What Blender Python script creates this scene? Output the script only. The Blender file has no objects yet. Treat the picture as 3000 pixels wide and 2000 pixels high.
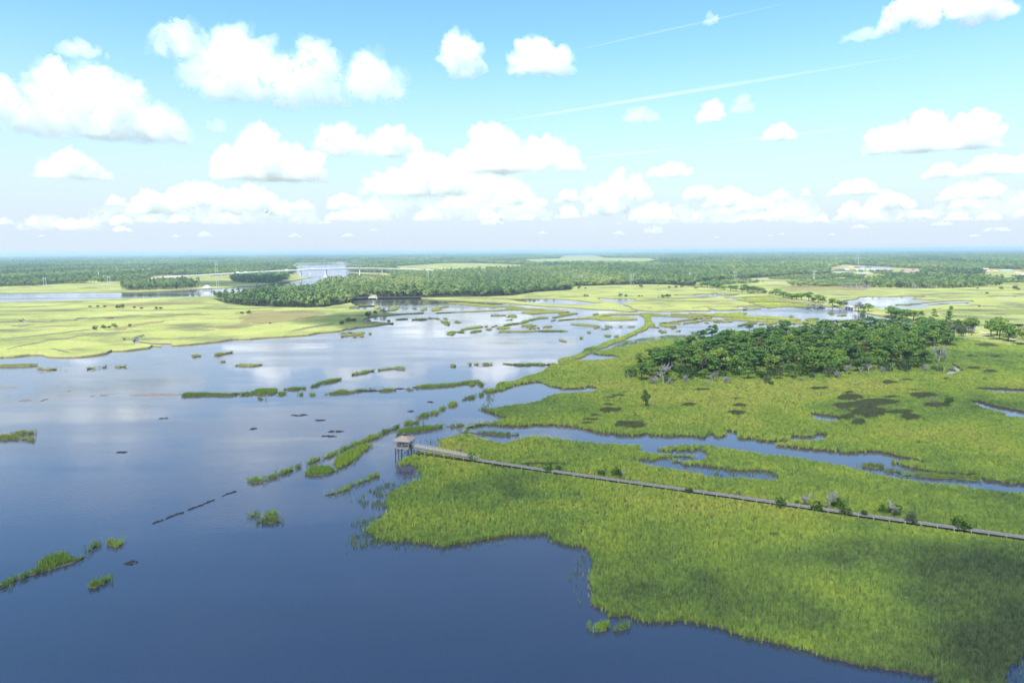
import bpy, bmesh, math, random
import numpy as np
from mathutils import Vector, Matrix, noise
from mathutils.geometry import delaunay_2d_cdt
S = bpy.context.scene
C = S.collection
RNG = random.Random(11)
NP = np.random.default_rng(5)
# ------------------------------------------------------------------ camera
H = 60.0
F = 2000.0                                   # focal length in pixels of the 3000 x 2000 photograph
cam = bpy.data.cameras.new('camera'); camo = bpy.data.objects.new('camera', cam); C.objects.link(camo); S.camera = camo
cam.sensor_width = 36; cam.lens = 24; cam.clip_start = 1; cam.clip_end = 400000
RM = Matrix.Rotation(math.radians(90 - 7.5), 3, 'X') @ Matrix.Rotation(math.radians(-0.36), 3, 'Z')
camo.matrix_world = Matrix.Translation((0, 0, H)) @ RM.to_4x4()
RN = np.array(RM)
def ray(px, py): return RM @ Vector(((px - 1500) / F, (1000 - py) / F, -1))
def at(px, py, z=0.0):
    d = ray(px, py)
    t = (z - H) / min(d.z, -1e-4)
    return Vector((d.x * t, d.y * t, z))
def proj(x, y, z):
    """world -> photograph pixels (arrays)"""
    p = np.stack([x, y, z - H], -1) @ RN
    return 1500 - F * p[..., 0] / p[..., 2], 1000 + F * p[..., 1] / p[..., 2]
def pts(ref, txt):
    """pairs read off an enlarged crop of the photograph -> photograph pixels"""
    x0, y0, s = ref
    out = []
    for w in txt.split():
        a, b = w.split(',')
        out.append((x0 + float(a) / s, y0 + float(b) / s))
    return out
c1, c2, c3, c4 = (0, 700, 2.94), (700, 700, 2.94), (1400, 700, 2.94), (2200, 700, 2.94)
c5, c6, c7, c8 = (0, 1050, 2.94), (700, 1050, 2.94), (1400, 1050, 2.94), (2200, 1050, 2.94)
d1, d2, d3, d4, d5 = (1000, 840, 5.88), (1400, 820, 5.88), (1800, 820, 5.88), (2150, 820, 5.88), (2600, 860, 5.88)
e1, e2, e4, e5 = (0, 1400, 2.614), (700, 1250, 3.92), (1500, 1600, 2.94), (2200, 1400, 2.94)
PX = (0, 0, 1)
# ------------------------------------------------------------------ helpers
def tag(o, label=None, cat=None, group=None, kind=None):
    if label: o['label'] = label
    if cat: o['category'] = cat
    if group: o['group'] = group
    if kind: o['kind'] = kind
    return o
def mesh_obj(name, verts, faces, mats, parent=None, fm=None, smooth=False):
    me = bpy.data.meshes.new(name)
    me.from_pydata([tuple(v) for v in verts], [], faces)
    if not isinstance(mats, (list, tuple)): mats = [mats]
    for m in mats: me.materials.append(m)
    if fm is not None: me.polygons.foreach_set('material_index', np.asarray(fm, dtype=np.int32))
    if smooth: me.polygons.foreach_set('use_smooth', np.ones(len(me.polygons), dtype=bool))
    me.update()
    o = bpy.data.objects.new(name, me); C.objects.link(o)
    if parent: o.parent = parent
    return o
def empty(name, loc=(0, 0, 0), rz=0.0):
    o = bpy.data.objects.new(name, None); C.objects.link(o)
    o.location = loc; o.rotation_euler = (0, 0, rz); o.empty_display_size = .5
    return o
def copy_thing(root, loc, rz=0.0, sc=(1, 1, 1)):
    r = root.copy(); C.objects.link(r); r.location = loc; r.rotation_euler = (0, 0, rz); r.scale = sc
    for ch in root.children:
        c = ch.copy(); C.objects.link(c); c.parent = r
    return r
class MB:
    """collects boxes, bars and tubes into one mesh"""
    def __init__(s): s.v = []; s.f = []
    def add(s, v, f):
        n = len(s.v); s.v += [Vector(p) for p in v]; s.f += [tuple(i + n for i in q) for q in f]
    def box(s, c, d, M=None):
        x, y, z = d[0] / 2, d[1] / 2, d[2] / 2
        v = [Vector((a * x, b * y, e * z)) + Vector(c) for e in (-1, 1) for b in (-1, 1) for a in (-1, 1)]
        if M: v = [M @ p for p in v]
        s.add(v, [(0, 2, 3, 1), (4, 5, 7, 6), (0, 1, 5, 4), (2, 6, 7, 3), (0, 4, 6, 2), (1, 3, 7, 5)])
    def bar(s, a, b, r, r2=None, n=6, cap=True):
        a = Vector(a); b = Vector(b); r2 = r if r2 is None else r2
        d = (b - a).normalized(); u = d.orthogonal().normalized(); w = d.cross(u)
        v = [a + (u * math.cos(t) + w * math.sin(t)) * r for t in [2 * math.pi * i / n for i in range(n)]]
        v += [b + (u * math.cos(t) + w * math.sin(t)) * r2 for t in [2 * math.pi * i / n for i in range(n)]]
        f = [(i, (i + 1) % n, n + (i + 1) % n, n + i) for i in range(n)]
        if cap: f += [tuple(range(n - 1, -1, -1)), tuple(range(n, 2 * n))]
        s.add(v, f)
    def beam(s, a, b, w, h):
        """rectangular beam from a to b, w wide (horizontal), h tall"""
        a = Vector(a); b = Vector(b); d = (b - a).normalized()
        u = d.cross(Vector((0, 0, 1)))
        u = (u.normalized() if u.length > 1e-4 else Vector((1, 0, 0))) * w / 2
        n = u.cross(d).normalized() * h / 2
        v = [p + q for p in (a, b) for q in (-u - n, u - n, u + n, -u + n)]
        s.add(v, [(0, 1, 2, 3), (7, 6, 5, 4), (0, 4, 5, 1), (1, 5, 6, 2), (2, 6, 7, 3), (3, 7, 4, 0)])
    def build(s, name, m, parent=None, smooth=False): return mesh_obj(name, s.v, s.f, m, parent, smooth=smooth)
def vnoise(x, y, seed=0):
    xi = np.floor(x); yi = np.floor(y); fx = x - xi; fy = y - yi
    fx = fx * fx * (3 - 2 * fx); fy = fy * fy * (3 - 2 * fy)
    def h(a, b):
        n = np.sin(a * 127.1 + b * 311.7 + seed * 74.7) * 43758.5453
        return n - np.floor(n)
    return (h(xi, yi) * (1 - fx) + h(xi + 1, yi) * fx) * (1 - fy) + (h(xi, yi + 1) * (1 - fx) + h(xi + 1, yi + 1) * fx) * fy
def fbm(x, y, seed=0, o=4):
    r = 0; a = .5; t = 0
    for i in range(o):
        r = r + a * vnoise(x * 2 ** i + 17 * i, y * 2 ** i - 9 * i, seed + i); t += a; a *= .5
    return r / t
def inside(ring, x, y):
    r = np.asarray([(p[0], p[1]) for p in ring], dtype=float)
    res = np.zeros(np.shape(x), dtype=bool)
    x0, y0 = r[-1]
    for x1, y1 in r:
        c = ((y1 > y) != (y0 > y))
        if y1 != y0: res ^= c & (x < (x0 - x1) * (y - y1) / (y0 - y1) + x1)
        x0, y0 = x1, y1
    return res
# ------------------------------------------------------------------ materials
def newmat(name):
    m = bpy.data.materials.new(name); m.use_nodes = True
    n = m.node_tree; b = n.nodes['Principled BSDF']
    b.inputs['Specular IOR Level'].default_value = .25
    return m, n, b
def N(n, t, **kw):
    k = n.nodes.new(t)
    for a, v in kw.items(): setattr(k, a, v)
    return k
def noise_node(n, scale, detail=4, vec=None, rough=.55):
    k = N(n, 'ShaderNodeTexNoise'); k.inputs['Scale'].default_value = scale; k.inputs['Detail'].default_value = detail
    k.inputs['Roughness'].default_value = rough
    if vec is not None: n.links.new(vec, k.inputs['Vector'])
    return k
def ramp(n, fac, stops):
    k = N(n, 'ShaderNodeValToRGB')
    e = k.color_ramp.elements
    while len(e) < len(stops): e.new(.5)
    for q, (p, c) in zip(e, stops): q.position = p; q.color = (*c, 1)
    n.links.new(fac, k.inputs[0]); return k
def wpos(n, sx=1, sy=1, sz=1):
    g = N(n, 'ShaderNodeNewGeometry'); m = N(n, 'ShaderNodeMapping'); m.inputs['Scale'].default_value = (sx, sy, sz)
    n.links.new(g.outputs['Position'], m.inputs[0]); return m.outputs[0]
def mixc(n, fac, a, b, mode='MIX'):
    k = N(n, 'ShaderNodeMix', data_type='RGBA', blend_type=mode)
    for s, v in ((0, fac), (6, a), (7, b)):
        if hasattr(v, 'is_output'): n.links.new(v, k.inputs[s])
        else: k.inputs[s].default_value = v if s == 0 else (*v, 1)
    return k.outputs[2]
def noisy(name, ca, cb, scale=1.0, rough=.85, stretch=(1, 1, 1), bump=0.0):
    m, n, b = newmat(name)
    k = noise_node(n, scale, 5, wpos(n, *stretch))
    r = ramp(n, k.outputs[0], [(.3, ca), (.7, cb)])
    n.links.new(r.outputs[0], b.inputs['Base Color']); b.inputs['Roughness'].default_value = rough
    if bump:
        q = N(n, 'ShaderNodeBump'); q.inputs['Strength'].default_value = bump
        n.links.new(k.outputs[0], q.inputs['Height']); n.links.new(q.outputs[0], b.inputs['Normal'])
    return m
def marsh_mat(name, cols):
    """far marsh turf: broad patches, streaks and fine mottling"""
    m, n, b = newmat(name)
    a = noise_node(n, 1, 5, wpos(n, .011, .012, .01), .65)
    r = ramp(n, a.outputs[0], [(.3, cols[0]), (.45, cols[1]), (.58, cols[2]), (.72, cols[3])])
    k = noise_node(n, 1, 4, wpos(n, .014, .024, .03), .65)
    st = ramp(n, k.outputs[0], [(.50, (0, 0, 0)), (.64, (.9, .9, .9))])
    v = mixc(n, st.outputs[0], r.outputs[0], cols[4])
    f = noise_node(n, 1, 3, wpos(n, .6, .6, .6), .7)
    fr = ramp(n, f.outputs[0], [(.3, (.72, .72, .72)), (.7, (1.15, 1.15, 1.1))])
    v = mixc(n, 1.0, v, fr.outputs[0], 'MULTIPLY')
    n.links.new(v, b.inputs['Base Color']); b.inputs['Roughness'].default_value = 1
    b.inputs['Specular IOR Level'].default_value = .05
    q = N(n, 'ShaderNodeBump'); q.inputs['Strength'].default_value = .8; q.inputs['Distance'].default_value = .6
    n.links.new(f.outputs[0], q.inputs['Height']); n.links.new(q.outputs[0], b.inputs['Normal'])
    return m
def leaf_mat(name, stops, attr=None, trans=.35, rnd=.35, fine=.5):
    """foliage or grass blade: diffuse plus light coming through, tint varied per plant"""
    m = bpy.data.materials.new(name); m.use_nodes = True; n = m.node_tree; n.nodes.clear()
    o = N(n, 'ShaderNodeOutputMaterial')
    if attr:
        a = N(n, 'ShaderNodeAttribute', attribute_type='INSTANCER', attribute_name=attr); fac = a.outputs['Fac']
    else:
        a = N(n, 'ShaderNodeObjectInfo'); fac = a.outputs['Random']
    r = ramp(n, fac, stops)
    k = noise_node(n, fine, 3, wpos(n))
    j = ramp(n, k.outputs[0], [(.3, (1 - rnd,) * 3), (.7, (1 + rnd,) * 3)])
    col = mixc(n, 1.0, r.outputs[0], j.outputs[0], 'MULTIPLY')
    if attr and trans > .25 and name == 'cordgrass':
        oi = N(n, 'ShaderNodeObjectInfo'); v = ramp(n, oi.outputs['Random'], [(0, (.5, .58, .72)), (.5, (1, 1, 1)), (.95, (1.32, 1.3, 1.15)), (.985, (1.45, 1.1, .9))]); col = mixc(n, 1.0, col, v.outputs[0], 'MULTIPLY')
    d = N(n, 'ShaderNodeBsdfDiffuse'); t = N(n, 'ShaderNodeBsdfTranslucent')
    n.links.new(col, d.inputs[0]); n.links.new(col, t.inputs[0])
    x = N(n, 'ShaderNodeMixShader'); x.inputs[0].default_value = trans
    n.links.new(d.outputs[0], x.inputs[1]); n.links.new(t.outputs[0], x.inputs[2]); n.links.new(x.outputs[0], o.inputs[0])
    return m
def bank_mat():
    """wet mud at the waterline, grass stems above it"""
    m, n, b = newmat('mud_bank'); g = N(n, 'ShaderNodeNewGeometry'); x = N(n, 'ShaderNodeSeparateXYZ'); n.links.new(g.outputs['Position'], x.inputs[0])
    k = noise_node(n, .7, 3, wpos(n)); a = N(n, 'ShaderNodeMath', operation='MULTIPLY_ADD'); a.inputs[1].default_value = .5; n.links.new(k.outputs[0], a.inputs[0]); n.links.new(x.outputs[2], a.inputs[2])
    r = ramp(n, a.outputs[0], [(.28, (.07, .054, .04)), (.45, (.14, .115, .065)), (.75, (.19, .19, .065)), (1, (.23, .25, .07))]); n.links.new(r.outputs[0], b.inputs['Base Color']); b.inputs['Roughness'].default_value = .8; return m
MUD = bank_mat()
NEARBANK = noisy('dark_mud_bank', (.028, .022, .02), (.06, .046, .036), .8, .7)
NEARMUD = noisy('marsh_mud', (.022, .03, .016), (.05, .065, .024), .35, .9)
TURF = marsh_mat('marsh_turf', [(.165, .19, .07), (.235, .265, .085), (.285, .305, .10), (.33, .33, .135), (.11, .118, .068)])
ISLE = marsh_mat('islet_turf', [(.14, .18, .035), (.2, .25, .045), (.25, .30, .055), (.28, .32, .07), (.15, .17, .05)])
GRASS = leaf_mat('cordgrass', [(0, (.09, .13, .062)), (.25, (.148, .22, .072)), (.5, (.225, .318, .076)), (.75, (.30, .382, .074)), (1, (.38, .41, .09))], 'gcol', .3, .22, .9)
RUSH = leaf_mat('rush', [(0, (.06, .078, .042)), (.5, (.085, .102, .048)), (1, (.13, .135, .062))], 'gcol', .2, .2, .9)
ISLEGRASS = leaf_mat('islet_grass', [(0, (.14, .21, .04)), (.5, (.18, .28, .045)), (1, (.25, .34, .05))], None, .35, .25, .9)
ISLEGRASS_SUNLIT = leaf_mat('islet_grass_painted_sunlit', [(0, (.25, .28, .06)), (.5, (.31, .34, .07)), (1, (.37, .39, .09))], None, .35, .25, .9)  # yellow copy of the islet grass, sunlight painted into its colour
OAK = leaf_mat('oak_leaves', [(0, (.085, .145, .042)), (.35, (.115, .20, .045)), (.7, (.15, .24, .048)), (.95, (.205, .28, .055)), (1, (.24, .29, .06))], None, .3, .3, .35)
PINE = leaf_mat('pine_needles', [(0, (.07, .135, .042)), (.4, (.09, .175, .045)), (.8, (.115, .21, .05)), (1, (.155, .235, .052))], None, .25, .3, .35)
WOODS = leaf_mat('woodland_leaves', [(0, (.065, .12, .06)), (.3, (.125, .2, .08)), (.6, (.2, .285, .10)), (.85, (.29, .35, .12)), (1, (.38, .40, .15))], 'gcol', .3, .25, .12)
CEDAR = leaf_mat('cedar_sprays', [(0, (.05, .07, .04)), (1, (.095, .12, .06))], None, .2, .3, .8)
SHRUB = leaf_mat('shrub_leaves', [(0, (.035, .075, .018)), (1, (.07, .125, .028))], None, .25, .3, 1.2)
RUSTY = leaf_mat('dead_needles', [(0, (.15, .095, .06)), (1, (.2, .13, .08))], None, .2, .3, .6)
PALM = leaf_mat('palm_fronds', [(0, (.12, .14, .04)), (1, (.2, .18, .06))], None, .2, .3, .6)
BARK = noisy('bark', (.07, .055, .042), (.15, .12, .095), 3, .9)
GREYTWIG = leaf_mat('grey_twigs', [(0, (.15, .145, .135)), (1, (.24, .225, .215))], None, .15, .3, 1.2)
GREYWOOD = noisy('bleached_wood', (.2, .19, .18), (.31, .295, .285), 3, .85)
# ------------------------------------------------------------------ light settings
SUN_EL, SUN_AZ, SUN_E = 57.0, 208.0, 4.2
SUN = Vector((math.sin(math.radians(SUN_AZ)) * math.cos(math.radians(SUN_EL)), math.cos(math.radians(SUN_AZ)) * math.cos(math.radians(SUN_EL)), math.sin(math.radians(SUN_EL))))
SKY, SKYP, SKYH = .105, (1.0, .3, 2.0), (.49, 1.1)
HORIZON = (2.72, 3.08, 3.55)
EXPO = 1.35
HAZE = 9.5e-5
# (photo pixel shaded, width, depth, thickness, label, optical depth, seed)
SHADES = [((2050, 1390), 760, 470, 150, 'broad flat cloud overhead shading the near marsh', .35, 201), ((1080, 935), 120, 150, 60, 'little cloud overhead shading the point of the left marsh', 1.3, 203), ((760, 830), 420, 260, 100, 'small cloud overhead shading the river island', 1.3, 204), ((2960, 915), 190, 60, 40, 'thin cloud overhead shading the far right marsh', .5, 205)]
# ------------------------------------------------------------------ water
def water_mat(name, base, rough_hi, wave=.012, silt_reflection=(.060, .049, .060)):
    m, n, b = newmat(name)
    b.inputs['IOR'].default_value = 1.85; b.inputs['Specular IOR Level'].default_value = .5
    wp = wpos(n, .0042, .017, 1); wp.node.inputs['Rotation'].default_value = (0, 0, .32)
    a = noise_node(n, 1, 5, wp, .6)
    c = ramp(n, a.outputs[0], [(.32, tuple(v * .75 for v in base)), (.68, tuple(v * 1.3 for v in base))])
    # darker near; farther out a paler silty base with cloud reflection painted in
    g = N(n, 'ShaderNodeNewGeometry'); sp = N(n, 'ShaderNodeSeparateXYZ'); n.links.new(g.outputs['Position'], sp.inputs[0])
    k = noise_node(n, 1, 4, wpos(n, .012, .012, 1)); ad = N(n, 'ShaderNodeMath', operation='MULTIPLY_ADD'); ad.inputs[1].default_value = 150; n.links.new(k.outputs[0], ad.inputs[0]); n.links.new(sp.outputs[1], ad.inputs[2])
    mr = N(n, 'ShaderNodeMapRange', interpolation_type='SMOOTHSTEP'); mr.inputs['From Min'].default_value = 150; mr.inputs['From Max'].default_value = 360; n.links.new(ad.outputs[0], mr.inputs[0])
    n.links.new(mixc(n, mr.outputs[0], c.outputs[0], silt_reflection), b.inputs['Base Color'])
    s = ramp(n, a.outputs[0], [(.47, (.015,) * 3), (.62, (rough_hi,) * 3)])
    n.links.new(s.outputs[0], b.inputs['Roughness'])
    w1 = noise_node(n, 1, 3, wpos(n, .9, 1.5, 1), .6)
    amp = ramp(n, a.outputs[0], [(.46, (.10,) * 3), (.62, (1,) * 3)])
    q = N(n, 'ShaderNodeBump'); q.inputs['Distance'].default_value = wave
    n.links.new(amp.outputs[0], q.inputs['Strength'])
    n.links.new(w1.outputs[0], q.inputs['Height']); n.links.new(q.outputs[0], b.inputs['Normal'])
    return m
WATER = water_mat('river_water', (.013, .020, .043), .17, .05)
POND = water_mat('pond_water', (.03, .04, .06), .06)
PALEPOND = noisy('pale_mud_pool', (.42, .42, .42), (.62, .62, .62), .4, .15)
def sheet(name, ring, z, m, kind='structure'):
    v, f = fill([[(p[0], p[1]) for p in ring]])
    o = mesh_obj(name, [(x, y, z) for x, y in v], f, m); o['kind'] = kind
    return o
wv = [(-60000, -3000), (60000, -3000), (60000, 60000), (-60000, 60000)]
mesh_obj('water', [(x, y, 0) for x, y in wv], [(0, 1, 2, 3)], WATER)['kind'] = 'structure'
# ------------------------------------------------------------------ land
def wring(px, ztop, jit=1.0, smooth=True, back=None, step=None, hole=False):
    """photo-pixel ring -> natural-looking world ring; far edges are seen at their top, near edges at the waterline"""
    n = len(px)
    area = sum(px[i - 1][0] * px[i][1] - px[i][0] * px[i - 1][1] for i in range(n))
    sgn = 1 if area > 0 else -1
    base = []
    for i, p in enumerate(px):
        a, b = px[i - 1], px[(i + 1) % n]
        ny = -(b[0] - a[0]) * sgn                     # outward normal, image y
        nx = (b[1] - a[1]) * sgn
        t = -ny / (math.hypot(nx, ny) + 1e-6) * (-1 if hole else 1)
        z = (ztop if back is None else back) * min(1, max(0, .5 + t))
        w = at(p[0], p[1], z); base.append((w.x, w.y))
    if not smooth: return base
    out = []
    for i in range(n):
        p0, p1, p2, p3 = (np.array(base[(i + k) % n]) for k in (-1, 0, 1, 2))
        L = np.linalg.norm(p2 - p1); Z = (p1[1] + p2[1]) / 2
        st = step or max(1.2, abs(Z) / 170)
        k = int(min(24, max(1, L / st)))
        m1 = (p2 - p0) * .4; m2 = (p3 - p1) * .4
        l1 = np.linalg.norm(m1); l2 = np.linalg.norm(m2)
        if l1 > L: m1 *= L / l1
        if l2 > L: m2 *= L / l2
        for j in range(k):
            t = j / k; t2 = t * t; t3 = t2 * t
            q = (2 * t3 - 3 * t2 + 1) * p1 + (t3 - 2 * t2 + t) * m1 + (-2 * t3 + 3 * t2) * p2 + (t3 - t2) * m2
            if jit:
                a = jit * min(st, L * .2) * .45
                q = q + a * np.array([noise.noise((q[0] / st * .45, q[1] / st * .45, 3.3)), noise.noise((q[0] / st * .45, q[1] / st * .45, 9.1))]) * 1.6
            out.append((float(q[0]), float(q[1])))
    return out
def fill(loops):
    """triangles covering the inside of closed loops (even-odd), safe for holes and for outlines that touch themselves"""
    vs = []; es = []
    for l in loops:
        k = len(vs); m = len(l); vs += [Vector((x, y)) for x, y in l]; es += [(k + i, k + (i + 1) % m) for i in range(m)]
    r = delaunay_2d_cdt(vs, es, [], 0, 1e-4)
    v = np.array([(p.x, p.y) for p in r[0]]); f = np.array([t for t in r[2] if len(t) == 3])
    c = v[f].mean(1); k = np.zeros(len(f), dtype=bool)
    for l in loops: k ^= inside(l, c[:, 0], c[:, 1])
    f = f[k]; e1 = v[f[:, 1]] - v[f[:, 0]]; e2 = v[f[:, 2]] - v[f[:, 0]]; cr = e1[:, 0] * e2[:, 1] - e1[:, 1] * e2[:, 0]
    f[cr < 0] = f[cr < 0][:, ::-1]
    return v, [tuple(int(i) for i in t) for t in f[np.abs(cr) > 1e-7]]
def slab(name, rings, ztop, mtop, mside, zbot=-.6, kind='structure', parent=None, slope=1.0):
    """raised ground: top face (with holes) and banks of real height"""
    tv, f = fill(rings)
    v = [(x, y, ztop) for x, y in tv]; fm = [0] * len(f)
    for l in rings:
        m = len(l); b0 = len(v)
        ar = sum(l[i - 1][0] * l[i][1] - l[i][0] * l[i - 1][1] for i in range(m)); sg = (1 if ar > 0 else -1) * (1 if l is rings[0] else -1)
        la = np.array(l); tg = np.roll(la, -1, 0) - np.roll(la, 1, 0); tg /= np.linalg.norm(tg, axis=1, keepdims=True) + 1e-9
        lb = la + np.stack([tg[:, 1], -tg[:, 0]], -1) * sg * slope
        v += [(x, y, ztop) for x, y in l] + [(x, y, zbot) for x, y in lb]
        for i in range(m):
            j = (i + 1) % m; q = (b0 + i, b0 + m + i, b0 + m + j, b0 + j)
            f.append(q if ar > 0 else tuple(reversed(q))); fm.append(1)
    o = mesh_obj(name, v, f, [mtop, mside], parent, fm)
    if kind: o['kind'] = kind
    return o
# far mainland, the river carved into its southern shore
far_px = pts(PX, '-2600,885 -900,868 0,860 80,858 120,857 300,856 420,855 500,852 580,848 620,846 680,843 720,839 751,838 802,831 853,824 890,817 911,814 880,812 868,802 860,792 872,786 891,783 862,780 868,775 880,772 1000,771 1008,772 1040,776 1085,779 1052,785 1056,794 1022,797 1015,798.5 1060,802 1130,806 1135,815 1133,827 1300,838 1700,848 2100,856 3000,856 5600,856')
far_ring = [tuple(at(x, y, 0).xy) for x, y in far_px] + [(60000, 9000), (60000, 60000), (-60000, 60000), (-60000, 9000)]
slab('far_mainland', [far_ring], .9, TURF, MUD)
# peninsula with the left marsh, the middle wood and the bright marsh east of it
fg = pts(PX, '-2600,915 -900,895 0,885 150,881 300,876 420,873 560,869 622,867 690,866 712,862 789,852 840,846 874,843 915,841 940,833 1000,827 1050,825 1133,827 1300,824 1700,830 2000,834 2080,840')
fg += pts(d3, '1300,108 1500,130 1750,165 2000,200 2200,222')
fg += pts(d4, '150,205 400,245 620,278 250,292 60,303 -70,298') + pts(d3, '1900,300 1900,312 1990,335 2100,348')
fg += pts(d4, '110,354 230,382 330,408 440,465 485,490 300,505 0,515') + pts(d3, '1980,520 1760,522 1700,508 1590,488 1640,520 1600,530 1000,540 600,537 420,520 320,495 320,470 210,440 150,405 260,375 370,350 340,325 100,320 0,325')
fg += pts(d2, '2070,312 2100,345 2250,380 2352,385') + pts(d3, '20,387 60,395 120,445 200,465 280,490 330,515 390,535 300,547 150,537 0,522')
fg += pts(d2, '2330,520 2100,510 1800,490 1500,472 1200,457 800,427 400,388 0,372')
fg += pts(d1, '2000,236 1500,213 1270,190 1180,178 860,182 730,197 220,197 190,215 180,270 250,325 430,322 620,318 680,335 650,365 600,398 700,415 820,445 950,456 1150,449 1300,443 1420,452 1200,466 950,481 750,500 600,506 480,536 390,560 380,583 600,600 870,622 890,632 800,640 650,662 500,682 300,702 150,726 110,717 0,760')
fg += pts(c2, '700,810 580,830 470,836 330,846 200,853 100,863 0,863')
fg += pts(c1, '2000,866 1900,882 1780,896 1600,913 1490,919 1480,905 1330,900 1260,892 1205,885 1200,858 1260,828 1170,850 1150,872 1155,902 1200,897 1300,906 1390,915 1310,922 1290,937 1150,957 1050,967 960,967 910,987 830,1002 700,1016 560,1021 430,1016 380,1001 250,1001 120,1016 0,1021 -300,1030 -2500,1100')
fg_holes = [pts(d2, '150,325 470,328 700,322 1000,317 1300,322 1700,352 1980,387 2190,397 2000,412 1960,430 1800,425 1500,424 1200,410 1000,400 900,388 700,365 560,345 300,335'),
            pts(d1, '130,375 180,350 400,333 590,333 570,368 510,393 300,390'),
            pts(d3, '1000,262 1100,255 1350,260 1500,238 1660,240 1700,222 1780,222 1800,245 1900,265 2120,240 2150,255 2050,275 1880,288 1850,296 1750,298 1690,280 1400,278 1150,272'),
            pts(d3, '2100,460 2180,452 2330,490 2250,500 2160,485'),
            pts(c1, '160,705 200,695 235,700 230,715 200,720'), pts(c1, '1040,862 1070,858 1090,864 1065,872'),
            pts(c2, '235,715 260,700 350,682 360,680 300,700 260,730'),
            pts(c1, '430,703 500,700 640,697 670,686 760,680 750,688 680,697 640,705 520,710')]
slab('marsh_peninsula', [wring(fg, 1.0)] + [wring(h, 1.0, hole=True) for h in fg_holes], 1.0, TURF, MUD)
# marsh east of the causeway
dd = pts(d3, '1300,104 1500,128 1750,163 2000,198 2200,222') + pts(d4, '150,203 400,243 600,273 720,298 900,345 1250,393 1500,425 1640,470 1750,455 1880,492 1935,490 1960,474 2060,484 2075,508 2150,545 2352,592')
dd += pts(d5, '0,402 200,440 430,492 440,530') + pts(PX, '2640,962 2600,975 2650,990 2760,985 2860,1000 3000,1015 3300,1030 5600,1100 5600,850 3000,845 2100,838')
dd_holes = [pts(PX, '2458,889 2465,883 2473,880 2509,876 2512,871 2550,868 2600,868.5 2668,867 2702,867 2709,870 2675,873 2705,877 2751,878.5 2702,884 2720,886 2770,882 2818,880 2855,882 2838,888 2770,891.5 2726,896.5 2700,902 2631,906 2610,907 2590,905 2560,901 2515,897 2493,893 2490,895 2475,896 2465,893'),
            pts(d4, '100,95 250,90 480,72 560,70 620,95 810,88 760,122 500,122 300,117'),
            pts(d5, '2110,535 2200,540 2352,545 2700,570 2700,640 2352,600 2250,570'), pts(d5, '1560,215 1590,195 1620,225 1590,238'),
            pts(d5, '1700,45 1900,38 2210,45 2150,62 1900,62'), pts(c4, '2220,475 2400,470 2600,475 2600,490 2352,482'),
            pts(d5, '610,452 660,428 720,430 760,455 740,490 690,490 640,475')]
slab('causeway_marsh', [wring(dd, 1.06)] + [wring(h, 1.06, hole=True) for h in dd_holes], 1.06, TURF, MUD)
CREEK = noisy('creek_mud', (.10, .10, .05), (.16, .155, .075), .2, .8)
def creek(ref, txt, wpx=3.2):
    p = pts(ref, txt); q = [p[0]]
    for a, b in zip(p[:-1], p[1:]):
        for k in range(1, 7): q.append((a[0] + (b[0] - a[0]) * k / 6 + RNG.uniform(-2, 2), a[1] + (b[1] - a[1]) * k / 6 + RNG.uniform(-.5, .5)))
    n = len(q); w = [wpx * .5 * (.35 + .65 * math.sin(math.pi * (i + .5) / n)) * RNG.uniform(.6, 1.3) for i in range(n)]
    ring = [(x, y - h) for (x, y), h in zip(q, w)] + [(x, y + h) for (x, y), h in reversed(list(zip(q, w)))]
    sheet('tidal_creek', [tuple(at(x, y, 1.08).xy) for x, y in ring], 1.085, CREEK)
for r_, t_, w_ in ((c1, '0,620 150,622 330,620 500,615', 3), (c1, '0,690 80,690 150,692 200,700 280,715 430,712 520,700 640,695 700,685 850,680 1000,680 1180,672', 4), (c1, '100,750 200,745 290,735', 5), (c1, '0,860 150,848 330,830 520,810 700,785 820,775', 4), (c1, '60,950 170,920 330,890 430,865 580,855 700,830 840,800', 4), (c1, '440,940 520,960 600,975', 5), (c1, '1250,828 1170,850 1130,862 1040,850', 4), (c1, '300,548 450,545 620,535 760,535', 2.5), (c1, '1440,528 1550,528', 2), (c1, '1560,515 1640,505', 2), (c1, '900,690 980,680', 4),
                   (c2, '450,790 560,770 700,745 820,725', 5), (d3, '1440,180 1700,180 1850,190', 1.6), (d3, '560,480 660,470', 2), (d3, '1330,485 1500,470', 2), (d3, '1440,455 1560,462 1700,465 1810,468', 2), (d3, '480,322 700,325 850,330', 2), (d3, '1050,308 1500,310 1650,300', 2.2),
                   (d5, '900,335 1000,355', 3.5), (d5, '1870,230 2000,240 2100,260', 3), (d5, '2000,175 2150,185 2250,205 2352,225', 2.5), (d5, '860,260 950,245', 2.5), (d5, '1130,210 1400,215 1560,218', 2.5), (d5, '700,165 1000,140 1250,125', 2.2), (d5, '1000,95 1200,72 1350,50 1480,45', 2.2), (d5, '1240,130 1480,130', 2.5), (d5, '1780,500 1950,505 2130,520 2352,525', 2.5), (c4, '560,460 700,480 860,490', 3), (c4, '1100,425 1300,430', 2.5), (c4, '1500,475 1700,468 1900,470', 2), (c4, '1850,560 2000,575 2150,580', 3)):
    creek(r_, t_, w_)
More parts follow.
